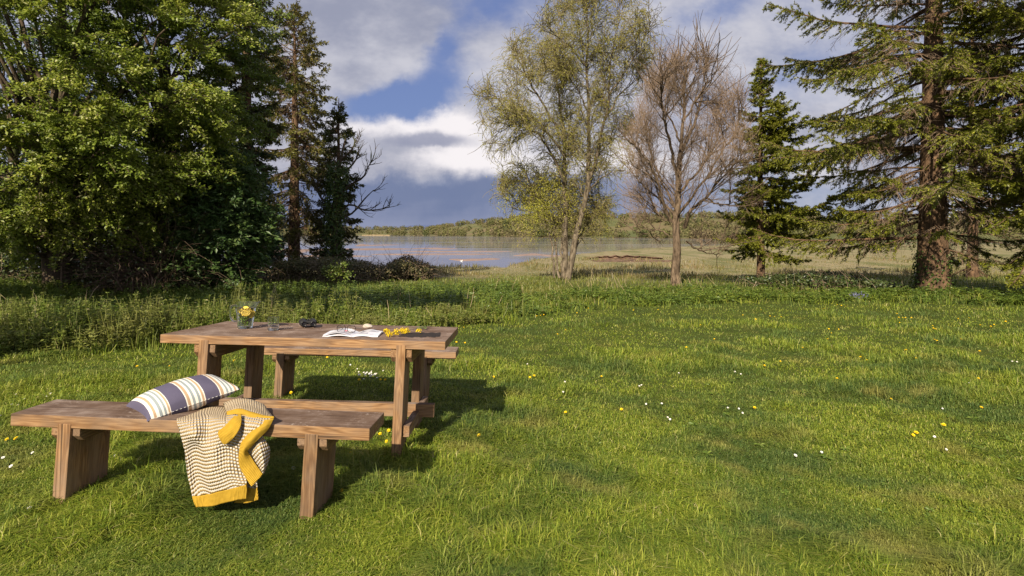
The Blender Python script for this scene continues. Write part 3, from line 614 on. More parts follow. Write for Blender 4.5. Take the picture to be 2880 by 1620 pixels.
def magazine():
    m, nt = M_new('printed_pages'); tc = N(nt, 'ShaderNodeTexCoord'); g = N(nt, 'ShaderNodeNewGeometry')
    sp = N(nt, 'ShaderNodeSeparateXYZ'); LK(nt, tc.outputs['Object'], sp.inputs[0]); x, y = sp.outputs[0], sp.outputs[1]
    def rect(x0, x1, y0, y1):
        f = 1
        for v, a, op in ((x, x0, 'GREATER_THAN'), (x, x1, 'LESS_THAN'), (y, y0, 'GREATER_THAN'), (y, y1, 'LESS_THAN')):
            k = math_(nt, op, v, a); f = k if f == 1 else math_(nt, 'MULTIPLY', f, k)
        return f
    pic = ramp(nt, noise(nt, tc.outputs['Object'], 28, 4), [(.35, (.16, .15, .17)), (.5, (.42, .42, .46)), (.65, (.62, .58, .55))])
    ns = N(nt, 'ShaderNodeSeparateXYZ'); LK(nt, g.outputs['Normal'], ns.inputs[0]); upf = math_(nt, 'GREATER_THAN', ns.outputs[2], .55)
    f = None
    for rc in ((-.165, -.02, .02, .115), (-.16, -.09, .15, .225), (-.075, -.02, .15, .20), (.03, .145, .15, .225), (.03, .09, .05, .12)):
        k = rect(*rc); f = k if f is None else math_(nt, 'MAXIMUM', f, k)
    lines = math_(nt, 'MULTIPLY', math_(nt, 'GREATER_THAN', math_(nt, 'FRACT', math_(nt, 'MULTIPLY', y, 220)), .6), rect(-.16, .16, .02, .23))
    c = mixc(nt, math_(nt, 'MULTIPLY', math_(nt, 'MULTIPLY', f, upf), .9), mixc(nt, math_(nt, 'MULTIPLY', lines, .22), (.82, .80, .84), (.3, .3, .33)), pic)
    finish(nt, c, .35, .4)
    r = on_table('open_magazine', *Z3(938, 484), .001, .10)
    tag(r, 'white open magazine on the picnic table, eyeglasses and pebble on its pages', 'magazine')
    def wing(sx, L, th, lift, name, dz=0, rz=0):
        t = np.linspace(0, 1, 26); xs = sx * L * (1 - (1 - t) ** 1.15); zt = th * (1 - .75 * (1 - t) ** 5) + lift * np.sin(PI * np.clip(t * 1.15, 0, 1)) * 1.0 + dz * t
        ys = [0, .08, .16, .245]
        top = np.array([[(xs[i], yy + .004 * sx * t[i], zt[i] + .003 * math.sin(yy * 20 + i * .2)) for i in range(26)] for yy in ys]); bot = top.copy(); bot[..., 2] = np.maximum(top[..., 2] - th * (1 - .6 * (1 - t) ** 5)[None], .0005) 
        V = np.concatenate([top.reshape(-1, 3), bot.reshape(-1, 3)]); i = np.arange(104).reshape(4, 26); j = i + 104
        Q = [np.stack([i[:-1, :-1], i[:-1, 1:], i[1:, 1:], i[1:, :-1]], -1).reshape(-1, 4), np.stack([j[:-1, :-1], j[1:, :-1], j[1:, 1:], j[:-1, 1:]], -1).reshape(-1, 4)]
        for e, k in ((i[0], j[0]), (i[-1][::-1], j[-1][::-1]), (i[:, -1], j[:, -1]), (i[::-1, 0], j[::-1, 0])): Q.append(np.stack([k[:-1], k[1:], e[1:], e[:-1]], -1))
        V[:, 0] += 0; o = mk(name, V, np.concatenate(Q), m, r, False); o.rotation_euler = (0, 0, rz); return o
    wing(-1, .185, .006, .006, 'page_block'); wing(1, .165, .009, .004, 'page_block')
    wing(-1, .183, .0012, .016, 'loose_page', .012, -.05); wing(1, .160, .0012, .012, 'loose_page', .006, .03)
magazine()
def eyeglasses():
    fr = plain('tortoiseshell_frame', (.025, .014, .012), .2, .5, var=.6, scale=40); red = plain('red_frame_tip', (.55, .03, .02), .3)
    lm, nt = M_new('spectacle_lens'); a = N(nt, 'ShaderNodeBsdfTransparent', i_0=(.93, .91, .92, 1)); b = N(nt, 'ShaderNodeBsdfGlossy', i_Roughness=.02); f = N(nt, 'ShaderNodeFresnel', i_IOR=1.5); mx = N(nt, 'ShaderNodeMixShader'); o = N(nt, 'ShaderNodeOutputMaterial')
    LK(nt, math_(nt, 'ADD', f.outputs[0], .05), mx.inputs[0]); LK(nt, a.outputs[0], mx.inputs[1]); LK(nt, b.outputs[0], mx.inputs[2]); LK(nt, mx.outputs[0], o.inputs[0])
    r = on_table('eyeglasses', *Z3(860, 418), .016, -.06)
    tag(r, 'dark framed eyeglasses standing open on the magazine pages', 'eyeglasses')
    th = np.linspace(0, 2 * PI, 37); rr = Geo(); A, Bq = .0285, .0235
    def ring(cx, tilt=.12):
        ex = np.sign(np.cos(th)) * np.abs(np.cos(th)) ** .8 * A; ez = np.sign(np.sin(th)) * np.abs(np.sin(th)) ** .8 * Bq
        return np.stack([cx + ex, 0 * th + np.abs(ex) * 0, ez + Bq], -1)
    for s in (-1, 1):
        P = ring(.0345 * s); rr.add(tubes(P[None], np.full((1, 37), .0021), 7))
        V = np.concatenate([[[.0345 * s, 0, Bq]], P[:-1]]); tri = np.array([[0, i + 1, (i + 1) % 36 + 1] for i in range(36)])
        mk('lens', V, tri, lm, r, True)
    rr.add(tubes(resample([(-.009, 0, .024), (0, -.001, .030), (.009, 0, .024)], 8)[None], np.full((1, 8), .0022), 6)); rr.obj('frame', fr, r, True)
    for s in (-1, 1):
        P = resample([(.0605 * s, 0, .030), (.066 * s, .006, .030), (.067 * s, .05, .024), (.066 * s, .10, .014), (.064 * s, .135, -.003)], 14)
        V, q = tubes(P[None], np.full((1, 14), .0022), 6); mk('temple', V, q, fr, r, True)
    P = resample([(-.007, -.002, .012), (0, -.003, .008), (.009, -.002, .012)], 6); V, q = tubes(P[None], np.full((1, 6), .0022), 6); mk('nose_bridge', V, q, red, r, True)
eyeglasses()
def pebble():
    bm = bmesh.new(); bmesh.ops.create_icosphere(bm, subdivisions=4, radius=1)
    for v in bm.verts:
        d = v.co.copy(); k = 1 + .10 * math.sin(2.1 * d.x + 1) * math.cos(1.7 * d.y) + .05 * math.sin(4 * d.z + 3 * d.x)
        v.co = Vector((d.x * .037 * k, d.y * .024 * k, d.z * .0165 * k))
    me = bpy.data.meshes.new('pebble'); bm.to_mesh(me); bm.free()
    for p in me.polygons: p.use_smooth = True
    m, nt = M_new('pale_stone'); tc = N(nt, 'ShaderNodeTexCoord'); n = noise(nt, mapping(nt, tc.outputs['Object'], (40, 40, 130), (0, .3, 0)), 1, 5, .6)
    finish(nt, ramp(nt, n, [(.35, (.36, .29, .23)), (.55, (.52, .45, .38)), (.7, (.62, .56, .5))]), .7, .3); me.materials.append(m)
    o = bpy.data.objects.new('pebble', me); COL.objects.link(o); p = T2(*Z3(1155, 392)); o.location = p + tn * .029; o.rotation_euler = (0, .05, .1)
    tag(o, 'smooth pale oval pebble resting on the right page of the magazine', 'pebble')
pebble()
YEL = foliage('yellow_petal', [(0, (.78, .54, .008)), (1, (.90, .72, .03))], rough=.6, transl=.25)
STEMG = plain('green_stem', (.10, .15, .03), .6)
def flower_sprig():
    r = on_table('flower_sprig', *Z3(1600, 405), .004)
    tag(r, 'cut sprig of bright yellow flowers lying on the right half of the tabletop', 'flowers')
    inv = r.matrix_world.inverted()
    L = lambda x, y, h=.01: np.array(inv @ T2(*Z3(x, y), h))
    g = Geo()
    for pts in ([(2010, 325), (1850, 365), (1700, 395), (1560, 425), (1460, 450)], [(1980, 345), (1880, 380), (1860, 392)], [(1760, 385), (1690, 390)], [(2020, 318), (1960, 350), (1900, 360)]):
        P = resample([L(*p, .012) for p in pts], 12); g.add(tubes(P[None], np.full((1, 12), .0016), 5))
    n = 24; P = np.array([L(x, y, .016) for x, y in zip(rng.uniform(1780, 2020, n), rng.uniform(330, 370, n))]); g.add(cards(P, rdir(n) * [1, 1, .4], [0, -.3, 1], .02, .009)); g.obj('stem', STEMG, r)
    for x, y, R_, cn in ((1425, 400, .018, 34), (1462, 442, .019, 38), (1555, 415, .020, 46), (1645, 395, .021, 50), (1700, 398, .021, 50), (1865, 398, .015, 26)):
        c = L(x, y, .02); b = Geo(); P = c + rdir(cn) * rng.uniform(.4, 1, (cn, 1)) * R_ * [1.15, 1, .9]
        for k in range(4):
            b.add(cards(P, unit(rdir(cn) + unit(P - c) * .7), unit(P - c), .0085, .007, .6))
        b.obj('blossom', YEL, r)
flower_sprig()
def scorch():
    m, nt = M_new('charred_wood'); tc = N(nt, 'ShaderNodeTexCoord'); n = noise(nt, mapping(nt, tc.outputs['Object'], (6, 60, 1)), 2, 4)
    finish(nt, ramp(nt, n, [(.35, (.018, .014, .013)), (.7, (.05, .038, .033))]), .85, .2)
    top = [Z3(1590 + (2175 - 1590) * t, 470 - 45 * min(1, t * 7) + 4 * math.sin(t * 30)) for t in np.linspace(0, 1, 24)]
    bot = [Z3(1585 + (2170 - 1585) * t, 474 + 17 * min(1, t * 5) + 5 * math.sin(t * 23 + 1) + 3 * math.sin(t * 61) - 6 * t) for t in np.linspace(0, 1, 24)]
    P = [TL(*p, .0) for p in top] + [TL(*p, .0) for p in bot]
    V = np.array([(p.x, p.y, .0009) for p in P]); i = np.arange(48).reshape(2, 24)
    mk('scorch_mark', V, np.stack([i[1, :-1], i[1, 1:], i[0, 1:], i[0, :-1]], -1), m, table)
scorch()
# ------------------------------------------------------------------ lawn grass and low plants
def gz1(x, y): return float(ground_z(np.array([x]), np.array([y]))[0])
def on_ground(px, py):
    D = 1360 * 1.45 / max((py - 658) / 1.118, 1)
    for _ in range(25):
        x = (px - 1440) / F * D; D = .5 * D + .5 * (CH - gz1(x, D)) * F / (py - 658)
    x = (px - 1440) / F * D
    return np.array([x, D, gz1(x, D)])
def in_view(x, y, m=1.0): return np.abs(x) < y * 1.02 + m
def blades(n, ylo, yhi, power, hfun, wfun, g, lean=1.0, keep=None):
    """n grass blades scattered over the lawn, as 5 point blades"""
    u_ = g.uniform(0, 1, n); y = (ylo ** (1 - power) * (1 - u_) + yhi ** (1 - power) * u_) ** (1 / (1 - power))
    x = g.uniform(-1, 1, n) * (y * 1.0 + .9)
    if keep is not None: k = keep(x, y); x, y = x[k], y[k]
    n = len(x); z = ground_z(x, y)
    h = hfun(x, y) * g.uniform(.6, 1.25, n) * (.45 + 1.1 * fbm(x * 5.5, y * 5.5, 35, 2)); wd = wfun(x, y) * g.uniform(.7, 1.3, n)
    a = g.uniform(0, 2 * PI, n) * .75 + fbm(x * 2.6, y * 2.6, 31) * 11
    ln = np.abs(g.normal(lean, .28, n)); dx, dy = np.cos(a) * ln, np.sin(a) * ln
    b = a + PI / 2 + g.normal(0, .5, n); sx, sy = np.cos(b) * wd / 2, np.sin(b) * wd / 2
    B = np.stack([x, y, z - .006], -1); o = np.stack([sx, sy, 0 * x], -1)
    up = np.stack([dx * .35, dy * .35, .62 + 0 * x], -1) * h[:, None]; tip = np.stack([dx * 1.05, dy * 1.05, 1 / (1 + ln * .7)], -1) * h[:, None]
    V = np.stack([B - o, B + o, B + up + o * .75, B + up - o * .75, B + tip], 1)
    i = np.arange(n)[:, None] * 5
    return V.reshape(-1, 3), i + np.array([[0, 1, 2, 3]]), i + np.array([[3, 2, 4]])
def patchy(x, y): return fbm(x * .95 + 20, y * .95, 41, 3)
def lawn_edge(x):   # where the mown lawn stops, as a distance
    s = x / 10
    return np.interp(x, [-14, -8, -5.2, -3, -1.6, -.6, 3, 9, 16], [5.4, 6.3, 6.7, 7.3, 8.2, 9.6, 12.2, 12.6, 11.2]) + .7 * (fbm(x * .9, x * 0 + 2, 51) - .5)
LG = np.random.default_rng(11)
tuft = lambda x, y: sstep(.54, .68, patchy(x, y))
hf = lambda x, y: .032 + .016 * fbm(x * 2.5, y * 2.5, 8) + .050 * tuft(x, y)
wf = lambda x, y: .0020 + .00080 * y
m, nt = M_new('lawn_blades'); g = N(nt, 'ShaderNodeNewGeometry'); P = g.outputs['Position']
mp = mapping(nt, P, (1, 1, 0))
c = ramp(nt, g.outputs['Random Per Island'], [(0, (.092, .152, .014)), (.38, (.190, .255, .024)), (.75, (.305, .355, .040)), (.95, (.42, .42, .07)), (1, (.55, .48, .22))])
d = ramp(nt, g.outputs['Random Per Island'], [(0, (.038, .080, .022)), (.5, (.070, .125, .034)), (1, (.13, .185, .050))])
pn = ramp(nt, noise(nt, mp, .9, 4, .6), [(.44, (0, 0, 0)), (.60, (1, 1, 1))])
c = mixc(nt, math_(nt, 'MULTIPLY', pn, .8), c, d)
c = mixc(nt, math_(nt, 'MULTIPLY', ramp(nt, noise(nt, mp, 1.9, 3), [(.55, (0, 0, 0)), (.70, (1, 1, 1))]), .7), c, (.36, .32, .085))
finish(nt, c, .55, .2, None, .32, mixc(nt, .4, c, (.25, .27, .035)))
parts = [blades(680000, 1.5, 14.5, 2.1, hf, wf, LG, keep=lambda x, y: y < lawn_edge(x) + .5),
         blades(60000, 1.5, 13, 1.9, lambda x, y: .035 + .085 * tuft(x, y), lambda x, y: .0030 + .0007 * y, LG, .5, keep=lambda x, y: (tuft(x, y) > .25) & (y < lawn_edge(x) + .3)),
         blades(34000, 5, 15, 1.2, lambda x, y: .10 + .14 * fbm(x, y, 77), lambda x, y: .003 + .0007 * y, LG, .45, keep=lambda x, y: (y > lawn_edge(x) - .25) & (y < lawn_edge(x) + 2.5)),
         blades(2600, 1.6, 12, 1.5, lambda x, y: .05 + 0 * x, lambda x, y: .0026 + .0004 * y, LG, 1.6)]
def merge(parts):
    V = []; Q = []; T = []; n = 0
    for v, q, t in parts: V.append(v); Q.append(q + n); T.append(t + n); n += len(v)
    return np.concatenate(V), [np.concatenate(Q), np.concatenate(T)]
V, fs = merge(parts)
tag(mk('lawn_grass', V, fs, m), 'short mown lawn grass with darker coarse tufts and yellowish patches', 'grass', kind='stuff')
# shaded rough grass and marsh edge grass
m2 = foliage('rough_grass', [(0, (.075, .125, .014)), (.6, (.14, .19, .022)), (.88, (.21, .23, .03)), (1, (.38, .30, .14))], (.20, .19, .045), .5)
parts = [blades(60000, 7, 21, 1.3, lambda x, y: .07 + .13 * fbm(x * .8, y * .8, 17), lambda x, y: .004 + .0007 * y, LG, .6, keep=lambda x, y: (x < 1.5) & (y > lawn_edge(x) + .8)),
         blades(46000, 11, 26, 1.1, lambda x, y: .06 + .16 * fbm(x * .6, y * .6, 18), lambda x, y: .005 + .0006 * y, LG, .5, keep=lambda x, y: (x > -1) & (y > lawn_edge(x) + .8))]
parts.append(blades(15000, 5.5, 11, 1.2, lambda x, y: .20 + .26 * fbm(x * 1.1, y * 1.1, 27), lambda x, y: .004 + .0006 * y, LG, .4, keep=lambda x, y: (x < 1) & (y > lawn_edge(x) - .1) & (y < lawn_edge(x) + 1.9)))
V, fs = merge(parts)
tag(mk('rough_grass', V, fs, m2), 'long rough grass growing between the lawn and the trees', 'grass', kind='stuff')
m3 = foliage('marsh_grass', [(0, (.14, .13, .045)), (.5, (.23, .19, .075)), (.8, (.29, .205, .10)), (1, (.17, .10, .045))], (.15, .155, .045), .12, transl=.2)
parts = [blades(42000, 23, 60, 1.2, lambda x, y: .06 + .30 * sstep(.5, .7, fbm(x * .25, y * .25, 19)), lambda x, y: .012 + .0008 * y, LG, .4, keep=lambda x, y: (y < np.interp(x / y, _s, _d) - .8) & (x > -10))]
V, fs = merge(parts)
tag(mk('marsh_grass', V, fs, m3), 'pale tussocky marsh grass and brown rushes towards the water', 'grass', kind='stuff')

# leafy plants: stem with rising pairs of leaves
def herbs(pos, hts, leaf, g, per=7, wide=.5, droop=.35, top=False):
    G = Geo(); n = len(pos)
    lean = g.normal(0, .16, (n, 3)) * [1, 1, 0]; tip = pos + (lean + [0, 0, 1]) * hts[:, None]
    st = np.stack([pos, pos * .5 + tip * .5 + g.normal(0, .01, (n, 3)), tip], 1); G.add(tubes(st, np.tile([[.0035, .003, .002]], (n, 1)), 3))
    k = g.uniform(.25, 1.02, (n, per)); a = g.uniform(0, 2 * PI, (n, per))
    P = pos[:, None] + (tip - pos)[:, None] * k[..., None]; d = np.stack([np.cos(a), np.sin(a), g.normal(.12, .3, (n, per))], -1)
    nn = g.normal(0, .35, (n, per, 3)) + [0, 0, 1]
    L = leaf * g.uniform(.6, 1.25, (n, per)) * (1.15 - .45 * k)
    for s in (1, -1):
        G.add(cards(P.reshape(-1, 3), (d * [s, s, 1]).reshape(-1, 3), nn.reshape(-1, 3), L.ravel(), L.ravel() * wide, .42, droop * .5))
    return G
NET = foliage('nettle_leaf', [(0, (.09, .145, .018)), (.5, (.16, .215, .028)), (.85, (.25, .28, .045)), (1, (.42, .38, .17))], (.22, .21, .06), 1.6, .5, .3)
HB = np.random.default_rng(21)
def band(n, d0, d1, x0, x1, g, thin=0):
    x = g.uniform(x0, x1, n); t = g.uniform(0, 1, n); y = lawn_edge(x) + d0 + (d1 - d0) * t + .9 * (fbm(x * 1.7, x * 0 + 7, 52) - .5)
    if thin: k = fbm(x * 1.1, y * 1.1, 61) > thin; x, y = x[k], y[k]
    return np.stack([x, y, ground_z(x, y)], -1)
pos = band(5600, -.15, 1.7, -11, .2, HB, .36)
ht = np.interp(pos[:, 0], [-9, -4, -2.2, -.8, 1], [.46, .42, .28, .17, .10]) * HB.uniform(.4, 1.3, len(pos)) * (.35 + 1.25 * fbm(pos[:, 0] * 1.4, pos[:, 1] * 1.4, 66))
tag(herbs(pos, ht, .060, HB, 9).obj('nettle_bank', NET), 'sunlit bank of nettles and weeds along the lawn edge, behind the picnic table', 'nettles', kind='stuff')
GEL = foliage('ground_elder_leaf', [(0, (.08, .13, .02)), (.6, (.16, .215, .03)), (1, (.27, .31, .05))], (.095, .155, .03), .9, .4, .4)
pos = np.concatenate([band(4600, .1, 3.8, -.5, 17, HB, .46), band(1100, 1.2, 2.6, 1.0, 17, HB, .5)])
ht = .17 * HB.uniform(.5, 1.3, len(pos)) * (.4 + 1.2 * fbm(pos[:, 0] * .8, pos[:, 1] * .8, 67))
tag(herbs(pos, ht, .085, HB, 6, .6).obj('ground_cover', GEL), 'low green leafy ground cover at the foot of the right hand trees', 'ground cover', kind='stuff')
pos = band(6000, 1.6, 6.8, -16, .2, HB, .35); ht = HB.uniform(.10, .34, len(pos)) * (.5 + fbm(pos[:, 0] * .7, pos[:, 1] * .7, 68))
tag(herbs(pos, ht, .075, HB, 7, .55).obj('undergrowth', GEL), 'shaded green undergrowth in front of the left hand trees', 'undergrowth', kind='stuff')
# dry stalks
DRY = plain('dry_stalk', (.42, .32, .19), .8, .2)
pp = np.concatenate([band(60, .2, 4.5, -9, 0, HB), band(110, 2.2, 8, 0, 14, HB)])
st = grow(pp, HB.normal(0, .3, (len(pp), 3)) + [0, 0, 1], HB.uniform(.2, .6, len(pp)), 5, .1, g=HB)
V, q = tubes(st, taper(len(pp), 5, .005, .4), 3); tag(mk('dry_stalks', V, q, DRY), 'thin dead straw coloured stalks standing in the rough grass', 'dry stalks', kind='stuff')

# broad leaved weeds pressed flat in the lawn
def rosettes(n, g):
    u_ = g.uniform(0, 1, n); y = 1.8 ** -.8 * (1 - u_) + 12 ** -.8 * u_; y = y ** (1 / -.8); x = g.uniform(-1, 1, n) * y * .98; k = (y < lawn_edge(x)) & (fbm(x * .8, y * .8, 88) > .45); x, y = x[k], y[k]; n = len(x)
    m_ = 8; a = (np.arange(m_) / m_ * 2 * PI)[None] + g.uniform(0, 6, (n, 1)) + g.normal(0, .2, (n, m_)); r = g.uniform(.022, .045, (n, 1)) * g.uniform(.6, 1.2, (n, m_))
    P = np.repeat(np.stack([x, y, ground_z(x, y) + .018], -1)[:, None], m_, 1); d = np.stack([np.cos(a), np.sin(a), g.normal(.28, .15, (n, m_))], -1)
    return cards(P.reshape(-1, 3), d.reshape(-1, 3), np.tile([[0., 0, 1]], (n * m_, 1)) + g.normal(0, .2, (n * m_, 3)), r.ravel(), r.ravel() * .36, .6, .25)
V, q = rosettes(700, LG)
tag(mk('lawn_weeds', V, q, foliage('weed_leaf', [(0, (.10, .165, .022)), (.7, (.155, .22, .03)), (1, (.22, .27, .05))], None, 1, .4, .4, .25)), 'flat leaf rosettes of weeds pressed into the lawn', 'weeds', kind='stuff')

# ------------------------------------------------------------------ flowers
WHT = plain('white_petal', (.80, .78, .78), .6, .2, var=.05); EYE = plain('daisy_eye', (.75, .48, .03), .7)
DAN = plain('dandelion_yellow', (.90, .62, .015), .7, .2, var=.12, scale=300)
def rayhead(n, r, w, tilt, z, g):
    a = np.arange(n) / n * 2 * PI + g.uniform(0, .2, n); d = np.stack([np.cos(a), np.sin(a), tilt + g.normal(0, .06, n)], -1)
    return cards(np.tile([[0, 0, z]], (n, 1)) + d * r * .1, d, np.tile([[0., 0, 1]], (n, 1)), r * g.uniform(.85, 1.05, n), w, .62)
def make_dandelion(h, r):
    o = empty('dandelion'); st = resample([(0, 0, -.01), (.004, 0, h * .5), (0, .002, h)], 6); V, q = tubes(st[None], np.full((1, 6), .0022), 5); mk('stem', V, q, STEMG, o)
    G = Geo(); gg = np.random.default_rng(int(h * 1e4))
    for k, (n, rr, t) in enumerate(((30, 1, .10), (26, .85, .40), (20, .62, .85), (14, .40, 1.6))): G.add(rayhead(n, r * rr, .0045, t, h, gg))
    G.obj('flower_head', DAN, o); return o
def make_daisy(h, r):
    o = empty('daisy'); V, q = tubes(np.array([[(0, 0, -.01), (.002, .001, h * .5), (0, 0, h)]]), np.full((1, 3), .0012), 4); mk('stem', V, q, STEMG, o)
    G = Geo(); gg = np.random.default_rng(5); G.add(rayhead(20, r, r * .30, .15, h, gg)); G.add(rayhead(20, r * .92, r * .28, .3, h + .001, gg)); G.obj('petals', WHT, o)
    V, q = lathe([(.0003, .0045), (r * .25, .0035), (r * .36, .0005), (r * .3, -.001)], 12); e = mk('flower_centre', V, q[:, ::-1], EYE, o); e.location = (0, 0, h); return o
protos = {}
def place(kind, maker, px, py, label, group, tilt, sc=1.0):
    p = on_ground(px, py)
    if kind not in protos: protos[kind] = maker(); o = protos[kind]
    else:
        s = protos[kind]; o = s.copy(); COL.objects.link(o)
        for c_ in s.children: d_ = c_.copy(); COL.objects.link(d_); d_.parent = o
    o.location = p; g = random
    o.rotation_euler = (tilt + g.uniform(-.2, .2), g.uniform(-.3, .2), g.uniform(-.5, .5)); k = sc * g.uniform(.85, 1.15); o.scale = (k, k, k)
    tag(o, label, kind, group); return o
dand = lambda: make_dandelion(.055, .016)
DL = 'small yellow dandelion among the short grass of the open lawn'; DGp = 'dandelions on the lawn'
for px, py, lb in [(29, 1248, 'left one of two big dandelions beside the left end of the front bench'), (58, 1247, 'right one of two big dandelions beside the left end of the front bench'),
                   (967, 1397, 'yellow dandelion by the right leg of the front bench'), (1072, 1232, 'upper one of three dandelions between front bench end and table leg'), (1092, 1222, 'right one of three dandelions between front bench end and table leg'), (1090, 1250, 'lowest of three dandelions between front bench end and table leg'),
                   (993, 1293, 'dandelion in the shadow of the front bench seat'), (388, 1040, 'left dandelion in the grass behind the front bench'), (484, 1038, 'dandelion in the grass left of the table leg'), (664, 1023, 'dandelion between the left legs of the table'),
                   (922, 1014, 'dandelion under the table just below the rear bench seat'), (1012, 1080, 'dandelion nearest the white flower patch under the table'), (1070, 1075, 'left one of a dandelion pair under the table right of the white flowers'), (1086, 1078, 'right one of a dandelion pair under the table right of the white flowers'),
                   (805, 1110, 'left one of two dandelions at the foot of the rear bench leg'), (822, 1113, 'right one of two dandelions at the foot of the rear bench leg'),
                   (1283, 970, 'left one of two dandelions right of the table end'), (1310, 972, 'right one of two dandelions right of the table end'), (1385, 1068, 'dandelion just right of the table shadow'), (1749, 1163, 'dandelion alone in the middle of the lawn'), (1354, 1241, 'dandelion by the tall tuft near the front of the table shadow'),
                   (2653, 1210, 'largest dandelion near the right edge, beside a white daisy'), (2573, 1233, 'left one of a dandelion pair left of the right hand daisy')]:
    place('dandelion', dand, px, py, lb, DGp, .5, .85)
for px, py in [(2562, 1234), (2500, 1132), (2355, 1074), (2752, 1073), (2753, 1158), (2192, 1023), (2144, 1036), (2420, 1012), (2440, 1020), (2548, 992), (2756, 997), (2577, 1014), (2623, 930), (2631, 931), (2693, 901), (2723, 899), (2827, 910), (2793, 918), (2754, 921), (2784, 925), (2618, 922), (2538, 898), (2523, 888), (2523, 898), (2530, 912), (2546, 900), (2560, 899), (2353, 863), (2366, 864), (2376, 866), (2315, 872), (2165, 895), (2175, 897), (2197, 896), (2123, 903), (2138, 876), (2090, 892), (1852, 877), (1781, 878), (1968, 920), (1511, 893), (1520, 893), (1530, 890), (1623, 885), (1655, 872), (1546, 856), (1552, 861), (1468, 863), (1392, 885), (1420, 896), (1306, 927), (1567, 948), (1590, 934), (1490, 1070), (1500, 1067), (1692, 1068), (1855, 1018), (1594, 1170), (2331, 932), (2357, 931), (2337, 943), (2324, 960), (2625, 963), (2635, 965), (2545, 993), (2120, 1160), (1930, 985), (2010, 960), (2260, 985), (2700, 960)]:
    place('dandelion', dand, px, py, DL, DGp, .45, .8)
dais = lambda: make_daisy(.06, .0115)
WL = 'small white daisy in the lawn grass'; WG = 'daisies on the lawn'
for px, py, lb in [(107, 1286, 'white daisy left of the front bench leg, largest of a scattered few'), (48, 1328, 'white daisy cluster head below the two big dandelions'), (95, 1434, 'upper one of two daisies in front of the left bench leg'), (105, 1444, 'lower one of two daisies in front of the left bench leg'), (830, 1335, 'white daisy between the blanket and the right bench leg'),
                   (2226, 1297, 'white daisy alone low on the right half of the lawn'), (2628, 1241, 'white daisy beside the largest right hand dandelion'), (1860, 1147, 'white daisy in the middle of the lawn, brightest of a loose group')]:
    place('daisy', dais, px, py, lb, WG, .6, .9)
for px, py in [(10, 1304), (0, 1232), (335, 1300), (357, 1303), (55, 1120), (78, 1133), (42, 1150), (60, 1150), (135, 1126), (150, 1115), (12, 1178), (1872, 1187), (1884, 1188), (1579, 1112), (1585, 1082), (1808, 1092), (1795, 1096), (1907, 1055), (2063, 1052), (2081, 1058), (2045, 1157), (2072, 1157), (2082, 1172), (1487, 1030), (2645, 1156), (2843, 1025), (2855, 1024), (2720, 1085), (1818, 1143), (2650, 1272), (2305, 1285), (570, 1362), (985, 1033), (1005, 1045)]:
    place('daisy', dais, px, py, WL, WG, .6, .75)
ls = 'tiny pale flower in the white patch under the table'; lg = 'pale flowers under the table'
for k in range(22):
    place('daisy', dais, 1035 + random.gauss(0, 17), 1064 + random.gauss(0, 7), ls, lg, .5, .8)
def bluebell(px, py):
    p = on_ground(px, py); G = Geo(); g = HB; n = 6
    o = empty('bluebell_clump', tuple(p)); st = grow(np.tile([[0., 0, 0]], (n, 1)) + g.normal(0, .06, (n, 3)) * [1, 1, 0], g.normal(0, .2, (n, 3)) + [0, 0, 1], .26, 6, .1, (0, 0, -.05), g)
    V, q = tubes(st, np.full((n, 6), .0025), 4); mk('stem', V, q, STEMG, o)
    for k in range(n):
        pts, d, _, _ = spawn(st[k:k + 1], 16, .5, 1, 1.2, .2, g); G = Geo()
        for e in (0, .2): G.add(cards(pts, d + [e, e / 2, -.5], rdir(len(pts), g), 1.3 * .016, .011, .6))
        G.obj('bell_flowers', BLUE, o)
    return o
BLUE = plain('bluebell', (.20, .18, .40), .6)
tag(bluebell(2408, 850), 'left one of two violet bluebell clumps in the leafy strip near the big spruce', 'bluebells', 'bluebell clumps')
tag(bluebell(2427, 853), 'right one of two violet bluebell clumps in the leafy strip near the big spruce', 'bluebells', 'bluebell clumps')
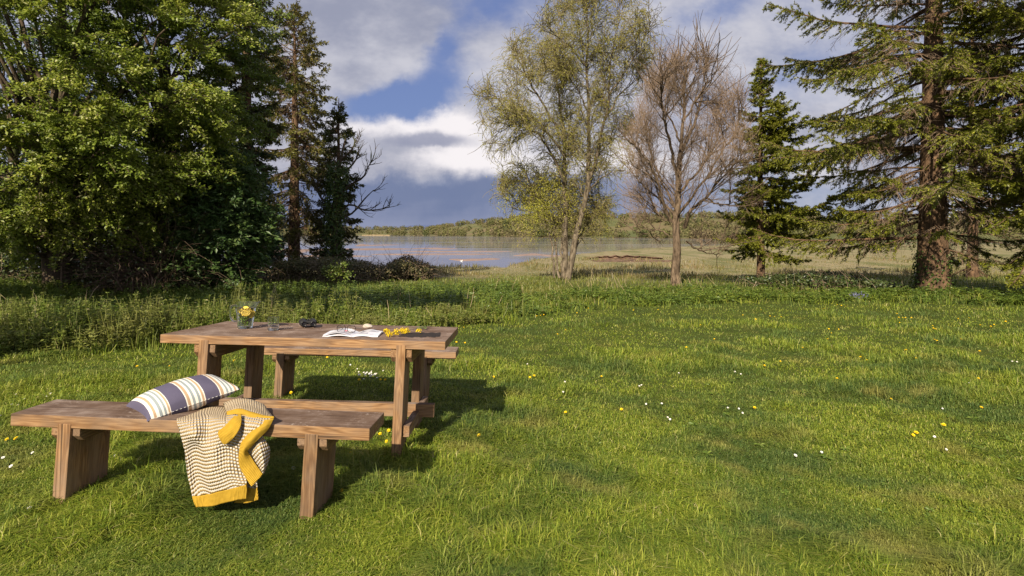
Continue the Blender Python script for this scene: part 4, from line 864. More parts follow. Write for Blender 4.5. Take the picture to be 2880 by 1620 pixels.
# ------------------------------------------------------------------ trees
BK_D = bark('dark_bark', (.045, .032, .022), (.13, .095, .065), 8, moss=(.06, .075, .02))
BK_S = bark('spruce_bark', (.045, .028, .018), (.20, .122, .070), 9, .4)
BK_B = bark('birch_bark', (.032, .023, .015), (.23, .185, .13), 9, .35)
BK_P = bark('poplar_bark', (.032, .022, .014), (.23, .165, .11), 9, .3)
TWB = plain('birch_twig', (.20, .165, .085), .8, .2); TWG = plain('brown_twig', (.13, .085, .060), .8, .2); TWR = plain('bare_twig', (.22, .155, .105), .8, .2); TWD = plain('dead_twig', (.24, .17, .12), .85, .1)
def broadleaf(name, base, H, crown, ncl, per, leaf, mat, barkm, seed, limbs=9, flat=.38, clr=(.55, 1.0), r0=.20, wide=.62, zmin=.35, upn=1.0, twigm=None, shell=.35):
    """trunk, limbs to every leaf spray, sprays of small leaves in layers; crown = (cx,cy,cz,rx,ry,rz)"""
    g = np.random.default_rng(seed); base = np.array(base, float)
    root = empty(name, tuple(base)); cx, cy, cz, rx, ry, rz = crown
    c0 = np.array([cx, cy, cz]) - base; R = np.array([rx, ry, rz])
    top = np.array([c0[0] * .8, c0[1] * .8, H * .86])
    tr = resample([(0, 0, -.3), (g.normal(0, .1), g.normal(0, .1), H * .25), (c0[0] * .5, c0[1] * .5, H * .55), top], 14)
    G = Geo(); G.add(tubes(tr[None], (r0 * np.linspace(1.15, .12, 14) * (1 + .35 * np.exp(-np.arange(14) * 1.1)))[None], 10))
    # spray centres
    d = rdir(ncl * 3, g); d = d[(d[:, 1] < .55)][:ncl]; rr = g.uniform(shell, 1, len(d)) ** .5
    C = c0 + d * R * rr[:, None] * (.82 + .3 * fbm(d[:, 0] * 2.2 + 9, d[:, 2] * 2.2, seed)[:, None])
    C = C[C[:, 2] > zmin]
    nm = max(10, len(C) // 5)                         # main limbs from the trunk, side boughs from the limbs
    k = np.clip(C[:nm, 2] / H * .62 + g.normal(0, .06, nm), .08, .95) * 13; ki = k.astype(int)
    A = tr[ki] + (tr[np.minimum(ki + 1, 13)] - tr[ki]) * (k - ki)[:, None]
    def arcs(A, C, sag):
        l = np.linalg.norm(C - A, axis=1)[:, None]; M = (A + C) / 2 + np.array([0, 0, 1]) * l * sag + g.normal(0, .07, C.shape) * np.minimum(1.5, l)
        t = np.linspace(0, 1, 10)[None, :, None]; P = A[:, None] * (1 - t) ** 2 + 2 * M[:, None] * t * (1 - t) + C[:, None] * t ** 2
        P[:, 1:-1] += g.normal(0, .035, P[:, 1:-1].shape); return P, l[:, 0]
    P, l = arcs(A, C[:nm], .10); G.add(tubes(P, taper(nm, 10, (.010 + .010 * l) * r0 / .2, .22), 5))
    pts = P[:, 3:9].reshape(-1, 3); rest = C[nm:]
    if len(rest):
        near = np.array([pts[np.argmin(((pts - c) ** 2).sum(1) + 2.0 * np.maximum(0, pts[:, 2] - c[2] + .1))] for c in rest])
        P2, l2 = arcs(near, rest, .05); G.add(tubes(P2, taper(len(P2), 10, (.007 + .006 * l2) * r0 / .2, .3), 4))
    G.obj('trunk', barkm, root, True)
    # twigs inside each spray
    size = g.uniform(clr[0], clr[1], len(C)); out = unit((C - c0) * [1, 1, .4] + g.normal(0, .3, C.shape))
    nt_ = 7; i = np.repeat(np.arange(len(C)), nt_); st = C[i] - out[i] * size[i, None] * .4
    dd = unit(out[i] + g.normal(0, .65, (len(i), 3)) * [1, 1, flat * 1.3]); TW = grow(st, dd, size[i] * g.uniform(.8, 1.5, len(i)), 6, .18, (0, 0, -.04), g)
    Tg = Geo(); Tg.add(tubes(TW, taper(len(TW), 6, .007, .4), 3)); Tg.obj('twigs', twigm or barkm, root)
    L = Geo(); n = per * len(C); j = g.integers(0, len(TW), n); p, dr = along(TW, j, g.uniform(.05, 1, n) ** .8)
    off = g.normal(0, 1, (n, 3)) * [1, 1, .7]; p = p + off * .07 * size[i[j]][:, None]
    L.add(cards(p, dr * .5 + rdir(n, g) * [1, 1, .6], rdir(n, g) * .62 + [-.18, -.62, upn * .8], leaf * g.uniform(.5, 1.4, n), leaf * wide * g.uniform(.7, 1.15, n), .45, .12))
    L.obj('crown', mat, root); return root
HAW = foliage('hawthorn_leaf', [(0, (.125, .175, .018)), (.5, (.26, .305, .034)), (.88, (.42, .43, .075)), (1, (.66, .62, .32))], (.15, .215, .025), .8, .42, .35, .38)
MAP_ = foliage('maple_leaf', [(0, (.085, .14, .018)), (.6, (.155, .215, .028)), (1, (.27, .31, .055))], (.105, .16, .022), .7, .45, .3, .3)
LAU = foliage('laurel_leaf', [(0, (.032, .070, .014)), (.6, (.065, .115, .026)), (1, (.13, .17, .05))], (.05, .095, .02), 1.2, .45, .3, .15)
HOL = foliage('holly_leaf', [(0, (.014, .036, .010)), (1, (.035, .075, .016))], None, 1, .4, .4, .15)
def gp(px, D): x = (px - 1440) / F * D; return (x, D, gz1(x, D))
LT = 'trees of the left hand wood'
b = gp(170, 12.6); tag(broadleaf('hawthorn_tree', b, 9.5, (-10.1, 12.1, 5.2, 3.9, 2.5, 4.4), 265, 900, .074, HAW, BK_D, 101, zmin=.95, r0=.24, flat=.28, shell=.5, clr=(.5, .95), twigm=TWD), 'big bright green small leaved tree filling the left edge, layered sunlit sprays', 'tree', LT)
b = gp(470, 14.2); tag(broadleaf('maple_tree', b, 10.5, (-9.15, 14.0, 5.4, 2.5, 2.4, 4.8), 230, 780, .077, MAP_, BK_D, 102, zmin=.9, r0=.22, flat=.3, shell=.5, twigm=TWD), 'dark green broadleaf tree between the big leafy left tree and the spruces', 'tree', LT)
b = gp(610, 13.6); tag(broadleaf('laurel_bush', b, 3.9, (-7.35, 13.5, 1.7, 1.25, 1.0, 1.75), 120, 210, .14, LAU, BK_D, 103, r0=.07, wide=.38, clr=(.4, .7), upn=.6), 'glossy dark green laurel bush at the right foot of the left wood', 'bush')
b = gp(20, 17); tag(broadleaf('holly_tree', b, 9, (-15.5, 17.2, 4.2, 3.6, 1.8, 4.4), 90, 330, .10, HOL, BK_D, 104, flat=.8), 'dark evergreen tree behind the leftmost bright tree', 'tree', LT)
b = gp(420, 17.5); tag(broadleaf('holly_tree', b, 9, (-11.2, 17.6, 3.8, 2.9, 1.6, 4.2), 100, 330, .10, HOL, BK_D, 105, flat=.8), 'dark evergreen tree deep in the gap behind the bramble tangle', 'tree', LT)
for k, (x, y, h, c_, n_, lb) in enumerate([(-8.0, .4, 9.4, (8.2, 3.3, .8, .85), 105, 'tall leafy tree outside the left edge, nearest the camera'), (-11.6, 1.2, 9.0, (7.8, 3.0, .8, .85), 100, 'tall leafy tree outside the left edge, standing farther left')]):
    o = broadleaf('maple_tree', (x, y, gz1(x, y)), h, (x, y, c_[0], c_[1], c_[2], c_[3]), n_, 190, .14, MAP_, BK_D, 120 + k, r0=.2, clr=(.35, .55), zmin=6.4); tag(o, lb, 'tree', 'leafy trees outside the left edge')

def spruce(name, base, H, radius, seed, needle, barkm=BK_S, r0=.25, z0=.8, whorl=.34, per=6, nL=.075, nW=.028, droop=-.12, bare=.28, dens=1.0, upturn=.05, hang=.35, tipbare=0, dead=.5, gaps=.0, lrange=(.62, 1.12), side=1.0):
    g = np.random.default_rng(seed); root = empty(name, tuple(base))
    tr = np.stack([g.normal(0, .02, 24).cumsum() * .4, g.normal(0, .02, 24).cumsum() * .4, np.linspace(-.3, H, 24)], -1); f = np.linspace(0, 1, 24)
    G = Geo(); G.add(tubes(tr[None], (r0 * (1 - f) ** .85 * (1 + .35 * np.exp(-f * 30)) + .012)[None], 12))
    zs = []; z = z0
    while z < H - .15: zs.append(z); z += whorl * g.uniform(.7, 1.3) * (1.0 if z < H * .6 else .8)
    Z = np.concatenate([np.full(max(3, g.poisson(per)), z) for z in zs]); Z = Z + g.normal(0, .10, len(Z)); n = len(Z)
    A = g.uniform(0, 2 * PI, n); L = np.array([radius(z, a) for z, a in zip(Z, A)]) * g.uniform(*lrange, n)
    if gaps: L = L * np.where(g.uniform(size=n) < gaps, .35, 1)
    k = np.clip((Z + .3) / (H + .3) * 23, 0, 22.9); ki = k.astype(int); O = tr[ki] + (tr[ki + 1] - tr[ki]) * (k - ki)[:, None]
    e0 = np.interp(Z / H, [0, .3, .75, 1], [droop - .06, droop, .30, 1.0]) + g.normal(0, .10, n)
    d0 = np.stack([np.cos(A) * np.cos(e0), np.sin(A) * np.cos(e0), np.sin(e0)], -1)
    K = 9; P = np.empty((n, K, 3)); P[:, 0] = O; d = d0.copy()
    for q_ in range(1, K):
        d = unit(d + g.normal(0, .07, (n, 3)) + np.array([0, 0, 1.]) * (-.055 if q_ < 5 else upturn)); P[:, q_] = P[:, q_ - 1] + d * L[:, None] / (K - 1)
    G.add(tubes(P, taper(n, K, .008 + .0095 * L, .22), 4))
    # side twigs in the branch plane, hanging a little
    cnt = np.maximum(2, (L * 13 * dens).astype(int)); i = np.repeat(np.arange(n), cnt); t = g.uniform(.10, 1, len(i)) ** .85
    p, dd = along(P, i, t); sdn = unit(np.cross(dd, [0, 0, 1.])) * np.where(g.uniform(size=len(i)) < .5, -1, 1)[:, None]
    tl = np.clip(.36 * L[i] * (1.06 - t) ** .8, .10, .85) * g.uniform(.55, 1.2, len(i)) * side
    T = grow(p, dd * .75 + sdn * .8 + g.normal(0, .18, p.shape) + [0, 0, -hang], tl, 5, .12, (0, 0, -.05), g)
    live = t > bare * g.uniform(.5, 1.5, len(i)); lv = np.where(live)[0]; dv = np.where(~live & (g.uniform(size=len(i)) < dead))[0]
    G.obj('trunk', barkm, root, True)
    D_ = Geo(); D_.add(tubes(T[lv], taper(len(lv), 5, .006, .5), 3)); D_.add(tubes(T[dv], taper(len(dv), 5, .007, .4), 3))
    # finer dead twiglets
    if len(dv):
        a_, b_, _, _ = spawn(T[dv], 3, .2, 1, .9, .3, g); tw = grow(a_, b_ + [0, 0, -.2], g.uniform(.08, .28, len(a_)), 4, .2, (0, 0, -.06), g); D_.add(tubes(tw, taper(len(tw), 4, .004, .5), 3))
    D_.obj('twigs', TWG if dead < .8 else TWR, root)
    m_ = np.maximum(3, (tl[lv] / nL * 5.2 * dens).astype(int)); j = np.repeat(lv, m_); tt = g.uniform(0, 1, len(j)); p, dd = along(T, j, tt)
    r_ = unit(np.cross(dd, rdir(len(j), g))); N_ = Geo()
    N_.add(cards(p, dd * .72 + r_ * .62 + [0, 0, .05], rdir(len(j), g) + [0, -.2, .8], nL * g.uniform(.7, 1.3, len(j)), nW * g.uniform(.8, 1.3, len(j)), .4))
    # tips of the main branches
    m2_ = np.repeat(np.arange(n), np.maximum(3, (L * 16).astype(int))); p, dd = along(P, m2_, g.uniform(.7, 1, len(m2_))); r_ = unit(np.cross(dd, rdir(len(m2_), g)))
    N_.add(cards(p, dd * .7 + r_ * .6, rdir(len(m2_), g) + [0, 0, .8], nL * 1.1, nW, .4)); N_.obj('needles', needle, root)
    return root
SP1 = foliage('spruce_needles', [(0, (.06, .085, .012)), (.5, (.13, .155, .016)), (.85, (.24, .25, .022)), (1, (.36, .35, .035))], (.20, .205, .018), 1.1, .45, .35, .22)
SP2 = foliage('old_spruce_needles', [(0, (.05, .052, .014)), (.55, (.115, .11, .024)), (.9, (.19, .16, .04)), (1, (.24, .17, .07))], (.15, .145, .025), .6, .5, .25, .2)
SP3 = foliage('dark_spruce_needles', [(0, (.026, .042, .012)), (.6, (.060, .076, .017)), (1, (.12, .125, .03))], (.085, .08, .022), .7, .5, .25, .18)
def prof(pts):
    z, r = zip(*pts); return lambda zz, a: float(np.interp(zz, z, r))
RT = 'spruces on the right of the lawn'
b = gp(2622, 14.9)
def big_r(z, a):
    s = math.cos(a)     # -1 towards the left of the picture
    return float(np.interp(z, [.6, 1.6, 3, 5.5, 8, 10, 14], [3.6, 4.3, 3.9, 4.1, 4.4, 3.6, .4])) * (1.0 if s < .3 else .85)
tag(spruce('spruce_tree', b, 14.5, big_r, 201, SP1, r0=.37, z0=1.6, whorl=.345, per=6.6, lrange=(.45, 1.12), nL=.075, nW=.022, bare=.50, dens=1.55, dead=.9, upturn=.10, hang=.45), 'largest spruce with thick reddish trunk and ivy at its foot, right of the lawn', 'tree', RT)
b = gp(2960, 13.4)
tag(spruce('spruce_tree', b, 13, prof([(.5, 1.6), (2, 2.3), (5, 3.1), (8, 2.9), (13, .3)]), 202, SP1, r0=.28, z0=1.5, whorl=.36, per=6, nL=.075, nW=.022, bare=.34, dens=1.8, dead=.7, upturn=.12), 'spruce cut off by the right edge of the view, bright yellow green tips', 'tree', RT)
b = gp(2735, 23.5)
tag(spruce('spruce_tree', b, 13, prof([(.3, 2.0), (4, 2.6), (9, 2.2), (13, .3)]), 203, SP3, r0=.20, z0=.4, whorl=.45, per=5, nL=.10, nW=.04, bare=.4, dens=.7, dead=.6), 'dark spruce behind the largest spruce, seen between its branches', 'tree', RT)
b = gp(2138, 18.3)
def small_r(z, a):
    s = math.cos(a); r = np.interp(z, [1.0, 2.2, 3.0, 4.2, 5.2, 6.0, 6.9, 7.6], [1.3, 1.9, 1.5, 1.25, 1.15, .75, .5, .05])
    return float(r * (1.15 if s > 0 else .72))
tag(spruce('spruce_tree', b, 7.7, small_r, 204, SP1, r0=.13, z0=1.15, whorl=.22, per=8.5, lrange=(.35, 1.3), gaps=.10, nL=.080, nW=.026, bare=.14, dens=1.9, dead=.7, droop=-.02, upturn=.12, hang=.15), 'small pointed young spruce between the bare tree and the largest spruce', 'tree', RT)
LS = 'spruces on the left of the water'
b = gp(826, 23.5)
tag(spruce('spruce_tree', b, 11.55, lambda z, a: float(np.interp(z, [1, 3, 5, 7, 8.6, 10.0, 10.9, 11.55], [1.9, 2.0, 1.9, 1.8, 1.65, 1.3, .95, .2])), 205, SP2, r0=.27, z0=1.2, whorl=.29, per=8, side=1.25, nL=.12, nW=.045, bare=.40, dens=.95, dead=.97, droop=-.20, hang=.75, upturn=.02), 'slender old spruce with sparse hanging branches, tallest against the sky by the water', 'tree', LS)
b = gp(952, 22.5)
tag(spruce('spruce_tree', b, 7.4, lambda z, a: float(np.interp(z, [1, 2, 4, 6, 7.4], [1.25, 1.25, 1.1, .75, .1])) * (1 if math.cos(a) < .3 else .8), 206, SP3, r0=.15, z0=.6, whorl=.28, per=7, side=1.2, nL=.12, nW=.045, bare=.25, dens=1.2, dead=.9, hang=.6), 'short ragged spruce right of the slender old spruce, nearest the open water', 'tree', LS)
b = gp(690, 18.0)
tag(spruce('spruce_tree', b, 14, lambda z, a: float(np.interp(z, [1, 3, 6, 9, 12, 14], [.9, 1.1, 1.3, 1.2, .8, .1])), 207, SP3, r0=.25, z0=1.5, whorl=.34, per=7, side=1.2, nL=.12, nW=.05, bare=.2, dens=1.2, dead=.8, droop=-.2, hang=.85), 'tall dark drooping spruce rising out of the top of view behind the left wood', 'tree', LS)
# ivy on trunks
IVY = foliage('ivy_leaf', [(0, (.028, .060, .012)), (.7, (.06, .105, .02)), (1, (.15, .18, .03))], None, 1, .45, .3, .15)
def ivy(name, base, r, z0, z1, n, g, leaf=.06, lean=(0, 0)):
    z = g.uniform(z0, z1, n); a = g.uniform(0, 2 * PI, n); rr = r * (1 - .35 * (z - z0) / (z1 - z0)) + np.abs(g.normal(0, .06, n))
    P = np.stack([np.cos(a) * rr + lean[0] * z, np.sin(a) * rr + lean[1] * z, z], -1); nn = np.stack([np.cos(a), np.sin(a), .5 + 0 * a], -1) + g.normal(0, .35, (n, 3))
    G = Geo(); G.add(cards(P, g.normal(0, 1, (n, 3)) + [0, 0, -.6], nn, leaf * g.uniform(.6, 1.2, n), leaf * .85, .4)); return G
gI = np.random.default_rng(31)
for o in list(bpy.data.objects):
    if o.name == 'spruce_tree': ivy('ivy', None, .42, -.1, 1.2, 1500, gI, .07).obj('ivy', IVY, o)
# dead leaning tree smothered in ivy
def ivy_tree():
    g = np.random.default_rng(41); D = 21.5; b = gp(942, D); o = empty('ivy_clad_tree', b)
    W = lambda px, py, dd=0: PX(px, py, D + dd) - np.array(b)
    G = Geo(); tr = resample([W(938, 770), W(940, 690), W(942, 600), W(945, 520), W(960, 440), W(975, 380)], 16); G.add(tubes(tr[None], np.linspace(.17, .03, 16)[None], 8))
    limbs = []
    for pts in ([(944, 600), (985, 575), (1020, 590), (1060, 590), (1096, 582)], [(946, 560), (985, 520), (1020, 500), (1035, 470), (1050, 445)], [(950, 500), (985, 470), (1005, 440), (1008, 410)], [(944, 620), (990, 600), (1025, 560), (1050, 535)], [(958, 450), (990, 420), (1000, 390)], [(944, 590), (905, 560), (885, 520)]):
        limbs.append(resample([W(x, y, g.normal(0, .4) * k / 3) for k, (x, y) in enumerate(pts)], 10))
    limbs = np.array(limbs); G.add(tubes(limbs, taper(len(limbs), 10, .055, .25), 6))
    p, d, t, i = spawn(limbs, 9, .25, 1, .7, .25, g); tw = grow(p, d + [0.25, 0, .35], g.uniform(.3, .8, len(p)), 6, .16, (0, 0, .06), g); G.add(tubes(tw, taper(len(tw), 6, .018, .3), 4))
    p, d, t, i = spawn(tw, 2.5, .2, 1, .7, .25, g); tw = grow(p, d + [0, 0, .3], g.uniform(.12, .4, len(p)), 4, .16, (0, 0, .08), g); G.add(tubes(tw, taper(len(tw), 4, .010, .4), 3))
    G.obj('trunk', BK_D, o, True)
    n = 4200; k = g.uniform(0, .999, n) * 11; ki = k.astype(int); c = tr[ki] + (tr[ki + 1] - tr[ki]) * (k - ki)[:, None]; a = g.uniform(0, 2 * PI, n)
    r = .20 + np.abs(g.normal(0, .10, n)) + .12 * fbm(k, a, 3); P = c + np.stack([np.cos(a) * r, np.sin(a) * r, g.normal(0, .1, n)], -1)
    I = Geo(); I.add(cards(P, g.normal(0, 1, (n, 3)) + [0, 0, -.6], np.stack([np.cos(a), np.sin(a), .4 + 0 * a], -1) + g.normal(0, .4, (n, 3)), .085, .07, .4)); I.obj('ivy', IVY, o)
    tag(o, 'leaning bare tree with ivy covered trunk and dead branches reaching over the water', 'tree')
ivy_tree()

# ------------------------------------------------------------------ fine twigged spring trees
def twiggy(name, base, D, stems, r_, seed, barkm, twm, leafm, nb, nt1, nt2, leaves, leafL, env, up, lb, yscatter=1.6, droop=-.05, tw_r=.0065, low=None, fat=.66, bl=(.7, 2.0), tl=(.18, .55)):
    """stems: list of ([(px,py)...], radius0, radius1); branches, twigs and twiglets grow from them"""
    g = np.random.default_rng(seed); b = np.array(base); o = empty(name, tuple(b)); G = Geo(); lim = []
    for k, (pts, ra, rb) in enumerate(stems):
        yo = g.normal(0, yscatter); n = len(pts)
        P = resample([PX(x, y, D + (yo * (j / (n - 1)) ** 1.2 if k else 0)) - b for j, (x, y) in enumerate(pts)], 18); P += g.normal(0, .025, P.shape); G.add(tubes(P[None], (ra * np.linspace(1, rb / ra, 18) ** 1.25 * fat)[None], 9)); lim.append((P, ra, rb))
    S_ = np.array([l[0] for l in lim]); wts = np.array([np.linalg.norm(np.diff(l[0], axis=0), axis=1).sum() for l in lim]); wts = wts / wts.mean()
    p, d, t, i = spawn(S_, nb * wts, .22, 1, .75, .22, g); Ls = g.uniform(*bl, len(p)) * (1.15 - .55 * t)
    B1 = grow(p, d + np.array(up), Ls, 9, .13, (0, 0, .03), g); G.add(tubes(B1, taper(len(B1), 9, .006 + .007 * Ls, .3), 5)); G.obj('trunk', barkm, o, True)
    p, d, t, i = spawn(B1, nt1, .15, 1, .7, .25, g); B2 = grow(p, d + np.array(up) * .6, g.uniform(.35, .95, len(p)), 7, .17, (0, 0, droop * .6), g)
    jit = lambda X: X + b + g.normal(0, .26, X.shape)
    ok = env(jit(B2[:, -1])); B2 = B2[ok]; T = Geo(); T.add(tubes(B2, taper(len(B2), 7, tw_r * 1.7, .4), 3))
    p, d, t, i = spawn(np.concatenate([B2, B1[:, 2:]]), nt2, .1, 1, .6, .25, g); B3 = grow(p, d, g.uniform(*tl, len(p)), 6, .16, (0, 0, droop), g)
    B3 = B3[env(jit(B3[:, -1]))]; T.add(tubes(B3, taper(len(B3), 6, tw_r, .45), 3)); T.obj('twigs', twm, o)
    if leaves:
        q_, d, t, i = spawn(B3, leaves, .05, 1, .8, .3, g); L = Geo(); L.add(cards(q_, d + [0, 0, -.4], rdir(len(q_), g) + [0, -.2, .5], leafL * g.uniform(.6, 1.3, len(q_)), leafL * .7, .45))
        if low is not None:
            q2 = low(g) - b; L.add(cards(q2, rdir(len(q2), g) + [0, 0, -.3], rdir(len(q2), g) + [0, -.2, .6], leafL * 1.25 * g.uniform(.6, 1.3, len(q2)), leafL * .85, .45))
        L.obj('crown', leafm, o)
    tag(o, lb, 'tree'); return o
Z7 = lambda pts: [(1250 + x * .6211, y * .6211) for x, y in pts]
BIR = foliage('birch_leaf', [(0, (.28, .30, .03)), (.6, (.42, .41, .05)), (1, (.55, .50, .10))], (.40, .36, .06), .5, .5, .3, .4)
b = gp(1590, 21.6)
st = [(Z7([(560, 1275), (600, 1050), (640, 880), (655, 700), (655, 520), (640, 300), (650, 150), (640, 10), (660, -110)]), .21, .02),
      (Z7([(648, 860), (690, 700), (735, 520), (745, 430), (760, 250), (790, 80), (800, -40)]), .12, .015),
      (Z7([(540, 1265), (545, 1000), (545, 800), (540, 620), (520, 450), (500, 300), (520, 120), (540, 20)]), .19, .015),
      (Z7([(545, 820), (460, 650), (390, 590), (300, 575), (190, 640)]), .09, .012), (Z7([(540, 700), (430, 560), (330, 500), (230, 440), (140, 450)]), .08, .012),
      (Z7([(540, 640), (450, 480), (380, 350), (320, 240), (300, 170)]), .085, .012), (Z7([(735, 520), (800, 420), (860, 370), (950, 260)]), .07, .012), (Z7([(690, 700), (770, 630), (850, 610)]), .05, .012), (Z7([(745, 430), (830, 300), (900, 180), (930, 120)]), .06, .012),
      (Z7([(640, 300), (560, 200), (480, 150), (430, 140)]), .055, .012), (Z7([(655, 520), (600, 400), (520, 330), (430, 300)]), .055, .012), (Z7([(640, 880), (720, 800), (800, 770), (850, 800)]), .05, .012),
      (Z7([(495, 1255), (485, 1120), (458, 1010), (420, 900), (360, 830)]), .08, .012), (Z7([(520, 1260), (500, 1080), (470, 950), (480, 850)]), .08, .012), (Z7([(550, 1265), (600, 1100), (660, 1000), (720, 930)]), .08, .012), (Z7([(535, 1260), (530, 1100), (560, 980), (590, 900)]), .10, .012), (Z7([(470, 1000), (380, 960), (300, 920), (260, 870)]), .03, .008)]
def env1(p):
    u = 1440 + p[:, 0] / p[:, 1] * F; v = 658 - (p[:, 2] - CH) / p[:, 1] * F
    L_ = np.interp(v, [-100, 60, 110, 180, 270, 330, 400, 470, 540, 620, 700], [1560, 1520, 1435, 1365, 1335, 1350, 1345, 1410, 1395, 1400, 1420]); R_ = np.interp(v, [-100, 0, 70, 120, 170, 260, 400, 500, 560, 640, 700], [1790, 1815, 1850, 1860, 1850, 1800, 1780, 1760, 1770, 1720, 1680])
    return (u > L_ - 6) & (u < R_ + 6) & (v < 705)
def low1(g):
    c = np.array([PX(x, y, 21.4 + g.normal(0, .7)) for x, y in zip(g.normal(1505, 62, 150), g.normal(570, 60, 150)) if y < 690 and x > 1395])
    i = g.integers(0, len(c), 5200); return c[i] + g.normal(0, .17, (5200, 3)) * [1, 1, .8]
twiggy('birch_tree', b, 21.6, st, 0, 301, BK_B, TWB, BIR, 23, 10, 4.0, 8.5, .040, env1, (0, 0, .35), 'tall pale stemmed birch with sparse yellow green spring leaves beside the water', droop=-.16, tl=(.25, .8), low=low1)
b = gp(1900, 18.1)
st = [(Z7([(1045, 1300), (1050, 1180), (1048, 1050), (1052, 900), (1060, 760), (1075, 600), (1085, 460), (1095, 340), (1110, 240)]), .25, .02),
      (Z7([(1055, 800), (1020, 650), (990, 520), (980, 400), (1000, 300)]), .09, .012), (Z7([(1065, 720), (1130, 560), (1170, 430), (1180, 300), (1175, 240)]), .09, .012),
      (Z7([(1090, 1030), (1110, 960), (1180, 900), (1250, 810), (1320, 740), (1360, 690)]), .11, .012), (Z7([(1020, 1000), (985, 900), (960, 800), (900, 700), (850, 650)]), .10, .012), (Z7([(1060, 880), (1130, 800), (1200, 700), (1260, 560), (1290, 470)]), .08, .012), (Z7([(1055, 950), (980, 820), (930, 680), (900, 560)]), .07, .012), (Z7([(1050, 980), (960, 890), (890, 830), (845, 780)]), .07, .012), (Z7([(1060, 960), (1150, 850), (1260, 690), (1330, 560), (1350, 480)]), .08, .012),
      (Z7([(1070, 640), (1010, 520), (960, 430), (940, 380)]), .055, .012), (Z7([(1080, 560), (1150, 440), (1220, 340), (1240, 290)]), .055, .012), (Z7([(1090, 1090), (1150, 1130), (1210, 1150), (1265, 1155)]), .055, .01), (Z7([(1010, 1060), (960, 1040), (910, 1060), (860, 1090)]), .045, .01), (Z7([(1180, 900), (1260, 930), (1330, 910), (1400, 930)]), .05, .01), (Z7([(1030, 1010), (950, 960), (880, 930)]), .045, .01), (Z7([(1085, 470), (1130, 350), (1150, 260)]), .05, .01), (Z7([(1085, 500), (1050, 380), (1050, 260)]), .05, .01)]
def env2(p):
    u = 1440 + p[:, 0] / p[:, 1] * F; v = 658 - (p[:, 2] - CH) / p[:, 1] * F
    L_ = np.interp(v, [120, 150, 200, 300, 400, 500, 600, 700], [1895, 1868, 1830, 1780, 1740, 1745, 1765, 1775]); R_ = np.interp(v, [120, 150, 200, 300, 400, 500, 600, 700], [1990, 2025, 2068, 2112, 2130, 2135, 2125, 2060])
    return (u > L_ - 6) & (u < R_ + 6) & (v > 140) & (v < 725)
twiggy('bare_tree', b, 18.1, st, 0, 302, BK_P, TWR, None, 21, 10, 5.4, 0, .03, env2, (0, 0, .32), 'leafless brown twigged tree with thick rough trunk between birch and small spruce', yscatter=1.4, bl=(.9, 2.5), droop=.02, tw_r=.0034)
# ------------------------------------------------------------------ brambles and thickets
TG = np.random.default_rng(71)
BRA = foliage('bramble_leaf', [(0, (.03, .055, .013)), (.6, (.062, .095, .022)), (.92, (.115, .14, .036)), (1, (.22, .15, .07))], (.06, .075, .025), 1.3, .4, .4, .2)
BRO = foliage('dull_bramble_leaf', [(0, (.045, .06, .018)), (.5, (.09, .10, .03)), (.85, (.16, .14, .05)), (1, (.26, .19, .09))], (.14, .10, .06), 1.1, .5, .3, .2)
def thicket(name, xs, ys, hs, n, leaf, mat, label, canes, cat='brambles', twm=TWD):
    """mound of canes and leaves: height profile hs over centre line xs, ys"""
    g = TG; t = g.uniform(0, len(xs) - 1.001, n); x = np.interp(t, range(len(xs)), xs); y = np.interp(t, range(len(xs)), ys) + g.normal(0, .55, n)
    h = np.interp(t, range(len(xs)), hs) * (.45 + 1.0 * fbm(x * .9, y * .9, 73)); z = ground_z(x, y) + h * g.uniform(0, 1, n) ** .55
    G = Geo(); G.add(cards(np.stack([x, y, z], -1), rdir(n, g) * [1, 1, .5], rdir(n, g) * .7 + [0, -.5, .8], leaf * g.uniform(.6, 1.3, n), leaf * .65, .45, .1))
    t = g.uniform(0, len(xs) - 1.001, canes); x = np.interp(t, range(len(xs)), xs); y = np.interp(t, range(len(xs)), ys) + g.normal(0, .5, canes); h = np.interp(t, range(len(xs)), hs)
    P = grow(np.stack([x, y, ground_z(x, y)], -1), g.normal(0, .5, (canes, 3)) + [0, 0, 1.1], h * g.uniform(.7, 1.9, canes), 9, .14, (0, 0, -.14), g)
    C = Geo(); C.add(tubes(P, taper(canes, 9, .007, .4), 3))
    o = empty(name, (float(np.mean(xs)), float(np.mean(ys)), 0)); a = G.obj('leaves', mat, o); b_ = C.obj('canes', twm, o); off = np.array(o.location)
    for q in (a, b_): q.location = -Vector(off)
    tag(o, label, cat, kind='stuff'); return o
thicket('bramble_thicket', [-19, -15, -12, -9.5, -7.6], [14.6, 14.2, 14.2, 14.0, 14.6], [1.3, 1.2, .9, .8, .7], 26000, .085, BRA, 'dark brambles and ivy filling the foot of the left hand wood', 420)
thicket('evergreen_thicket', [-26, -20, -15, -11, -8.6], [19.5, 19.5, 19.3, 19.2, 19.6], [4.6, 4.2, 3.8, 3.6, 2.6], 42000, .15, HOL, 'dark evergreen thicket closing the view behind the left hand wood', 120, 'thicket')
thicket('bramble_thicket', [-8.4, -7.2, -5.9, -4.6, -3.6], [19.0, 18.6, 18.6, 19.2, 20.4], [.6, .75, .7, .65, .6], 12000, .085, BRO, 'dull brown green brambles and dead stems below the slender old spruce', 420)
thicket('bramble_thicket', [-4.4, -3.7, -3.0], [19.6, 19.8, 20.6], [.75, .95, .5], 4200, .09, BRO, 'olive bramble mound at the waterside with arching stems against the estuary', 200)
thicket('bramble_thicket', [7.6, 8.8, 10.2, 11.2], [17.2, 16.6, 16.2, 16.0], [.3, .5, .45, .25], 6000, .08, BRA, 'dark brambles and fallen boughs between the small spruce and the largest spruce', 260)
